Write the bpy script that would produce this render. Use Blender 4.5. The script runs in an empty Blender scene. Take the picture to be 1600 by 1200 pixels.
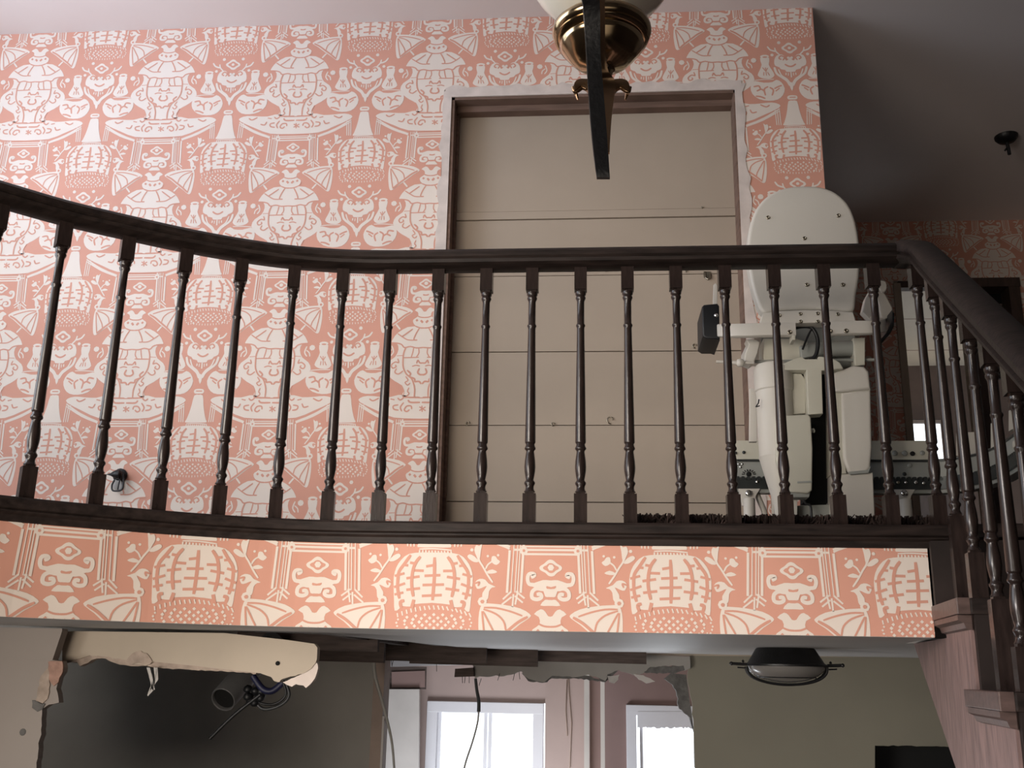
import bpy, bmesh, math, random
from mathutils import Vector, Matrix
from mathutils.geometry import tessellate_polygon
random.seed(7)
PI = math.pi
SC = bpy.context.scene
COL = SC.collection
# ------------------------------------------------------------------ camera (eye at the origin, looking up 15.6 deg)
RX = Vector((0.99665, 0.07963, 0.01855)); UX = Vector((0.00368, -0.27027, 0.96278)); WX = Vector((-0.08168, 0.95949, 0.26966))
F = 1594.6
cam = bpy.data.cameras.new('camera'); camo = bpy.data.objects.new('camera', cam); COL.objects.link(camo)
cam.sensor_width = 36.0; cam.lens = F / 1600 * 36; cam.clip_start = 0.02; cam.clip_end = 200
M = Matrix.Identity(4)
for i in range(3):
    M[i][0] = RX[i]; M[i][1] = UX[i]; M[i][2] = -WX[i]
camo.matrix_world = M
SC.camera = camo
# ------------------------------------------------------------------ world, lights, exposure
SC.view_settings.view_transform = 'Standard'; SC.view_settings.look = 'None'
SC.view_settings.gamma = 1.0; SC.view_settings.use_curve_mapping = False
SC.view_settings.exposure = 0.0
SC.render.film_transparent = False
W = bpy.data.worlds.new('World'); SC.world = W; W.use_nodes = True
W.node_tree.nodes['Background'].inputs[0].default_value = (0.86, 0.93, 1.0, 1)
W.node_tree.nodes['Background'].inputs[1].default_value = 2.6
def area(name, loc, target, sx, sy, power, col, spread=PI):
    l = bpy.data.lights.new(name, 'AREA'); l.shape = 'RECTANGLE'; l.size = sx; l.size_y = sy
    l.energy = power; l.color = col; l.spread = spread
    o = bpy.data.objects.new(name, l); COL.objects.link(o); o.location = loc
    o.rotation_euler = (Vector(target) - Vector(loc)).to_track_quat('-Z', 'Y').to_euler()
    return o
area('daylight_left', (-2.35, -0.35, 0.75), (0.3, 4.1, 0.90), 1.7, 1.3, 13.2, (1.0, 0.90, 0.80), math.radians(54))
area('daylight_left_high', (-3.4, 1.6, 1.6), (-1.2, 3.6, 2.2), 2.0, 1.6, 36, (0.86, 0.90, 1.0))
area('glow_lamp_left', (-3.35, 2.3, 2.1), (-1.7, 4.0, 2.85), 0.9, 0.9, 9, (0.62, 0.74, 1.0), math.radians(95))  # added bluish lamp imitating lens-flare glow in the upper left corner
area('front_fill_near', (0.65, -0.6, -0.95), (0.4, 2.8, 0.1), 1.7, 0.8, 0.7, (1.0, 0.88, 0.75), math.radians(70))  # unseen fill lamp added behind the camera for the fascia and soffit
area('front_fill_far', (-1.9, -2.4, -0.9), (-1.5, 3.0, 0.15), 2.2, 1.2, 11.5, (1.0, 0.88, 0.76), math.radians(54))  # added fill lamp that brightens the left end of the fascia
area('fill_left_low', (-2.9, -0.2, -1.2), (1.1, 4.6, -0.6), 1.6, 1.0, 13.5, (1.0, 0.94, 0.87), math.radians(50))  # added fill lamp low at left for the olive wall and lower room
area('fill_left_stair', (-2.9, -0.5, 0.25), (1.1, 2.3, -0.8), 1.2, 0.9, 9, (1.0, 0.92, 0.9), math.radians(32))  # added narrow lamp that lights the open side of the stairs
area('daylight_window_below', (0.25, 8.15, -0.75), (0.25, 5.0, -0.5), 0.9, 0.9, 9, (0.9, 0.95, 1.0))
area('daylight_door_below', (1.25, 8.15, -0.9), (0.9, 5.0, -0.5), 0.6, 1.2, 15, (0.9, 0.95, 1.0))
area('fill_back_room', (-1.0, 6.0, -1.6), (0.9, 7.6, -0.4), 1.0, 0.8, 48, (0.92, 0.95, 1.0))  # added lamp hidden behind the dark wall to brighten the rose walls
area('daylight_hall_window', (3.1, 9.45, 2.2), (2.8, 8.6, 2.9), 0.5, 0.5, 1.6, (1.0, 0.88, 0.70))

# ------------------------------------------------------------------ helpers
def ray(u, v): return RX * ((u - 800) / F) - UX * ((v - 600) / F) + WX
def at(u, v, Y):
    d = ray(u, v); return d * (Y / d.y)
def atz(u, v, Z):
    d = ray(u, v); return d * (Z / d.z)
def tag(o, label=None, cat=None, group=None, kind=None):
    if label: o['label'] = label
    if cat: o['category'] = cat
    if group: o['group'] = group
    if kind: o['kind'] = kind
    return o
def link(name, me, parent=None):
    o = bpy.data.objects.new(name, me); COL.objects.link(o)
    if parent is not None:
        o.parent = parent; o.matrix_parent_inverse = Matrix.Translation(-Vector(parent.location))
    return o
def empty(name, loc, label, cat, group=None):
    o = bpy.data.objects.new(name, None); COL.objects.link(o); o.location = loc; o.empty_display_size = 0.05
    return tag(o, label, cat, group)
class MB:
    def __init__(s): s.b = bmesh.new(); s.mi = 0
    def _f(s, vs):
        try:
            f = s.b.faces.new(vs); f.material_index = s.mi; return f
        except ValueError: return None
    def box(s, c, d, R=None, bev=0.0):
        t = bmesh.new(); bmesh.ops.create_cube(t, size=1.0)
        for v in t.verts: v.co = Vector((v.co.x * d[0], v.co.y * d[1], v.co.z * d[2]))
        if bev: bmesh.ops.bevel(t, geom=t.edges[:], offset=bev, segments=2, affect='EDGES', profile=0.7)
        m = Matrix.Translation(Vector(c)) @ (R.to_4x4() if R else Matrix.Identity(4))
        s.add(t, m); return s
    def add(s, t, m=None):
        mp = {}
        for v in t.verts: mp[v] = s.b.verts.new(m @ v.co if m else v.co)
        for f in t.faces:
            g = s._f([mp[v] for v in f.verts])
            if g: g.smooth = f.smooth
        t.free()
    def prism(s, pts, dv, bev=0.0, seg=2):
        """polygon of 3-D points extruded along dv, front edges rounded"""
        t = bmesh.new(); dv = Vector(dv); n = len(pts)
        a = [t.verts.new(Vector(p)) for p in pts]; b = [t.verts.new(Vector(p) + dv) for p in pts]
        fr = t.faces.new(a); t.faces.new(list(reversed(b)))
        for i in range(n): t.faces.new([a[i], b[i], b[(i + 1) % n], a[(i + 1) % n]])
        bmesh.ops.recalc_face_normals(t, faces=t.faces[:])
        if bev: bmesh.ops.bevel(t, geom=fr.edges[:], offset=bev, segments=seg, affect='EDGES', profile=0.6)
        s.add(t); return s
    def lathe(s, prof, o, ax=(0, 0, 1), n=20, cap=True, smooth=True):
        ax = Vector(ax).normalized(); q = ax.to_track_quat('Z', 'Y').to_matrix(); o = Vector(o); rings = []
        for r, z in prof:
            rings.append([s.b.verts.new(o + q @ Vector((r * math.cos(2 * PI * k / n), r * math.sin(2 * PI * k / n), z))) for k in range(n)])
        for A, B in zip(rings, rings[1:]):
            for k in range(n):
                f = s._f([A[k], A[(k + 1) % n], B[(k + 1) % n], B[k]])
                if f: f.smooth = smooth
        if cap:
            s._f(list(reversed(rings[0]))); s._f(rings[-1])
        return s
    def tube(s, pts, r, n=8, smooth=True):
        pts = [Vector(p) for p in pts]; rr = r if isinstance(r, (list, tuple)) else [r] * len(pts); rings = []
        up = None
        for i, p in enumerate(pts):
            d = (pts[min(i + 1, len(pts) - 1)] - pts[max(i - 1, 0)]).normalized()
            if up is None: up = d.orthogonal().normalized()
            up = (up - d * up.dot(d)).normalized(); sd = d.cross(up)
            rings.append([s.b.verts.new(p + (up * math.cos(2 * PI * k / n) + sd * math.sin(2 * PI * k / n)) * rr[i]) for k in range(n)])
        for A, B in zip(rings, rings[1:]):
            for k in range(n):
                f = s._f([A[k], A[(k + 1) % n], B[(k + 1) % n], B[k]])
                if f: f.smooth = smooth
        s._f(list(reversed(rings[0]))); s._f(rings[-1]); return s
    def sweep(s, prof, path, closed_prof=True, smooth=True):
        """prof: (side, height) pairs; path: 3-D points; side = horizontal normal to the left of travel"""
        path = [Vector(p) for p in path]; rings = []
        for i, p in enumerate(path):
            d = path[min(i + 1, len(path) - 1)] - path[max(i - 1, 0)]; d.z = 0; d.normalize()
            nrm = Vector((-d.y, d.x, 0))
            rings.append([s.b.verts.new(p + nrm * a + Vector((0, 0, h))) for a, h in prof])
        n = len(prof)
        for A, B in zip(rings, rings[1:]):
            for k in range(n if closed_prof else n - 1):
                f = s._f([A[k], B[k], B[(k + 1) % n], A[(k + 1) % n]])
                if f: f.smooth = smooth
        if closed_prof: s._f(rings[0]); s._f(list(reversed(rings[-1])))
        return s
    def obj(s, name, mat, parent=None, smooth_angle=None):
        bmesh.ops.recalc_face_normals(s.b, faces=s.b.faces[:])
        me = bpy.data.meshes.new(name); s.b.to_mesh(me); s.b.free()
        for m in (mat if isinstance(mat, (list, tuple)) else [mat]): me.materials.append(m)
        if smooth_angle: me.set_sharp_from_angle(angle=math.radians(smooth_angle))
        return link(name, me, parent)
def px(pts, Y): return [at(u, v, Y) for u, v in pts]
def jag(pts, amp, step=6, seed=1, closed=False):
    """roughen a torn outline given in pixels"""
    rnd = random.Random(seed); out = []
    P = pts + ([pts[0]] if closed else [])
    for (a, b), (c, d) in zip(P, P[1:]):
        L = math.hypot(c - a, d - b); n = max(1, int(L / step)); out.append((a, b))
        for k in range(1, n):
            t = k / n; out.append((a + (c - a) * t + rnd.uniform(-amp, amp), b + (d - b) * t + rnd.uniform(-amp, amp)))
    if not closed: out.append(pts[-1])
    return out
def crom(pts, n=3, closed=False):
    P = [Vector(p) for p in pts]; out = []; L = len(P)
    for i in range(L if closed else L - 1):
        g = (lambda k: P[k % L]) if closed else (lambda k: P[min(max(k, 0), L - 1)])
        a, b, c, d = g(i - 1), g(i), g(i + 1), g(i + 2)
        for k in range(n):
            t = k / n
            out.append(0.5 * ((2 * b) + (c - a) * t + (2 * a - 5 * b + 4 * c - d) * t * t + (3 * b - a - 3 * c + d) * t ** 3))
    if not closed: out.append(P[-1])
    return out

# ------------------------------------------------------------------ materials
MAT = {}
def mat(name, col, rough=0.6, metal=0.0, noise=0.0, scale=8.0, bump=0.0, stretch=None, spec=0.5, coat=0.0, bscale=None):
    m = bpy.data.materials.new(name); m.use_nodes = True; nt = m.node_tree; b = nt.nodes['Principled BSDF']
    b.inputs['Base Color'].default_value = (*col, 1); b.inputs['Roughness'].default_value = rough
    b.inputs['Metallic'].default_value = metal; b.inputs['Specular IOR Level'].default_value = spec
    b.inputs['Coat Weight'].default_value = coat
    tc = nt.nodes.new('ShaderNodeTexCoord'); mp = nt.nodes.new('ShaderNodeMapping'); nt.links.new(tc.outputs['Object'], mp.inputs[0])
    if stretch: mp.inputs['Scale'].default_value = stretch
    no = nt.nodes.new('ShaderNodeTexNoise'); no.inputs['Scale'].default_value = scale; no.inputs['Detail'].default_value = 5
    nt.links.new(mp.outputs[0], no.inputs['Vector'])
    if noise:
        r = nt.nodes.new('ShaderNodeValToRGB'); nt.links.new(no.outputs['Fac'], r.inputs[0])
        r.color_ramp.elements[0].position = 0.3; r.color_ramp.elements[1].position = 0.7
        r.color_ramp.elements[0].color = (*[max(0, c * (1 - noise)) for c in col], 1)
        r.color_ramp.elements[1].color = (*[min(1, c * (1 + noise)) for c in col], 1)
        nt.links.new(r.outputs[0], b.inputs['Base Color'])
    if bump:
        bp = nt.nodes.new('ShaderNodeBump'); bp.inputs['Strength'].default_value = bump; bp.inputs['Distance'].default_value = 0.002
        n2 = nt.nodes.new('ShaderNodeTexNoise'); n2.inputs['Scale'].default_value = bscale or scale * 3; nt.links.new(mp.outputs[0], n2.inputs['Vector'])
        nt.links.new(n2.outputs['Fac'], bp.inputs['Height']); nt.links.new(bp.outputs[0], b.inputs['Normal'])
    MAT[name] = m; return m
mat('paper_pink', (0.635, 0.315, 0.23), 0.75, noise=0.04, scale=3)
mat('paper_cream', (0.75, 0.66, 0.58), 0.75, noise=0.03, scale=3)
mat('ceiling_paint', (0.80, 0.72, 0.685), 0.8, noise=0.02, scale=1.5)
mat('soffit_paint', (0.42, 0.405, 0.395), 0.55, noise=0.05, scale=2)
mat('plaster', (0.62, 0.54, 0.49), 0.9, noise=0.12, scale=14, bump=0.5)
mat('plaster_broken', (0.34, 0.21, 0.165), 0.95, noise=0.3, scale=30, bump=0.8)
mat('raw_timber', (0.155, 0.095, 0.07), 0.8, noise=0.25, scale=6, stretch=(1, 1, 8), bump=0.3)
mat('old_joist', (0.075, 0.055, 0.048), 0.85, noise=0.35, scale=7, stretch=(1, 8, 8), bump=0.4)
mat('board_beige', (0.37, 0.305, 0.24), 0.7, noise=0.05, scale=2.5)
mat('wood_dark', (0.021, 0.0145, 0.0125), 0.5, noise=0.5, scale=9, stretch=(1, 7, 7), bump=0.25, spec=0.22)
mat('wood_baluster', (0.022, 0.0145, 0.0125), 0.27, noise=0.4, scale=12, stretch=(6, 6, 1), bump=0.12, spec=0.4, coat=0.1)
mat('riser_dark', (0.020, 0.013, 0.011), 0.6, noise=0.3, scale=8, spec=0.3)
mat('stair_wood', (0.185, 0.12, 0.108), 0.5, noise=0.35, scale=10, stretch=(6, 6, 1), bump=0.2)
mat('tread_wood_lit', (0.09, 0.058, 0.05), 0.4, noise=0.3, scale=10, stretch=(1, 7, 7), bump=0.15)  # tread wood lightened, with the sheen on its left side put into the colour
mat('carpet_brown', (0.045, 0.028, 0.024), 0.95, noise=0.5, scale=60, bump=0.9)
mat('lift_white', (0.55, 0.525, 0.475), 0.42, noise=0.02, scale=2)
mat('lift_beige', (0.50, 0.485, 0.41), 0.45, noise=0.03, scale=4)
mat('lift_grey', (0.27, 0.28, 0.26), 0.45, noise=0.1, scale=6)
mat('black_plastic', (0.007, 0.008, 0.010), 0.5, noise=0.2, scale=5)
mat('rack_steel', (0.045, 0.05, 0.05), 0.4, metal=0.6, noise=0.2, scale=20)
mat('chrome', (0.72, 0.72, 0.70), 0.18, metal=1.0, noise=0.05)
mat('screw_steel', (0.30, 0.27, 0.21), 0.3, metal=0.9, noise=0.2, scale=40)
mat('brass', (0.55, 0.41, 0.25), 0.16, metal=1.0, noise=0.12, scale=6)
mat('brass_dark', (0.34, 0.22, 0.13), 0.28, metal=1.0, noise=0.2, scale=9)
mat('iron_black', (0.005, 0.005, 0.006), 0.45, noise=0.4, scale=40, bump=0.5, spec=0.5)
mat('milk_glass', (0.83, 0.81, 0.72), 0.22, noise=0.01, coat=0.3)
mat('wall_olive', (0.215, 0.20, 0.158), 0.8, noise=0.06, scale=2)
mat('wall_grey_dark', (0.30, 0.285, 0.26), 0.85, noise=0.12, scale=3)
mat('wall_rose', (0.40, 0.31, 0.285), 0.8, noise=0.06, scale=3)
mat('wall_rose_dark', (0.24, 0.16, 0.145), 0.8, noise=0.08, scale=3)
mat('wall_lower_paint', (0.30, 0.265, 0.24), 0.8, noise=0.06, scale=2.5)
mat('drywall_beige', (0.44, 0.375, 0.30), 0.85, noise=0.06, scale=5)
mat('drywall_grey', (0.30, 0.285, 0.265), 0.85, noise=0.08, scale=6)
mat('gypsum', (0.36, 0.29, 0.24), 0.95, noise=0.25, scale=30, bump=0.8)
mat('gypsum_grey', (0.12, 0.115, 0.11), 0.95, noise=0.3, scale=30, bump=0.8)
mat('paper_torn', (0.42, 0.40, 0.38), 0.9, noise=0.1, scale=30)
mat('frame_white', (0.72, 0.72, 0.76), 0.4, noise=0.02)
mat('panel_pale', (0.52, 0.49, 0.465), 0.8, noise=0.06, scale=6)
mat('duct_grey', (0.12, 0.12, 0.12), 0.5, noise=0.15, scale=12)
mat('void_black', (0.004, 0.004, 0.004), 0.95, noise=0.1)
mat('cable_grey', (0.34, 0.33, 0.30), 0.5, noise=0.05)
mat('cable_dark', (0.022, 0.024, 0.026), 0.5, noise=0.1)
mat('cable_blue', (0.012, 0.014, 0.05), 0.5, noise=0.1)
mat('hall_wood', (0.06, 0.036, 0.027), 0.55, noise=0.3, scale=8, stretch=(6, 6, 1), bump=0.15)
mat('hall_trim', (0.27, 0.20, 0.16), 0.6, noise=0.15, scale=8)
mat('room_ceiling', (0.42, 0.36, 0.29), 0.8, noise=0.03)
mat('room_wall_brown', (0.10, 0.065, 0.05), 0.8, noise=0.1)
mat('floor_subfloor', (0.14, 0.10, 0.08), 0.8, noise=0.3, scale=10)
mat('shell_wall', (0.20, 0.175, 0.16), 0.9, noise=0.03)
mat('lamp_glass', (0.16, 0.15, 0.14), 0.25, noise=0.05, coat=0.2)
def glass_mat():
    m = bpy.data.materials.new('window_glass'); m.use_nodes = True; nt = m.node_tree; nt.nodes.clear()
    o = nt.nodes.new('ShaderNodeOutputMaterial'); t = nt.nodes.new('ShaderNodeBsdfTransparent'); g = nt.nodes.new('ShaderNodeBsdfGlossy')
    g.inputs['Roughness'].default_value = 0.05; fr = nt.nodes.new('ShaderNodeFresnel'); mx = nt.nodes.new('ShaderNodeMixShader')
    nt.links.new(fr.outputs[0], mx.inputs[0]); nt.links.new(t.outputs[0], mx.inputs[1]); nt.links.new(g.outputs[0], mx.inputs[2]); nt.links.new(mx.outputs[0], o.inputs[0])
    MAT['window_glass'] = m
glass_mat()
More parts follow.
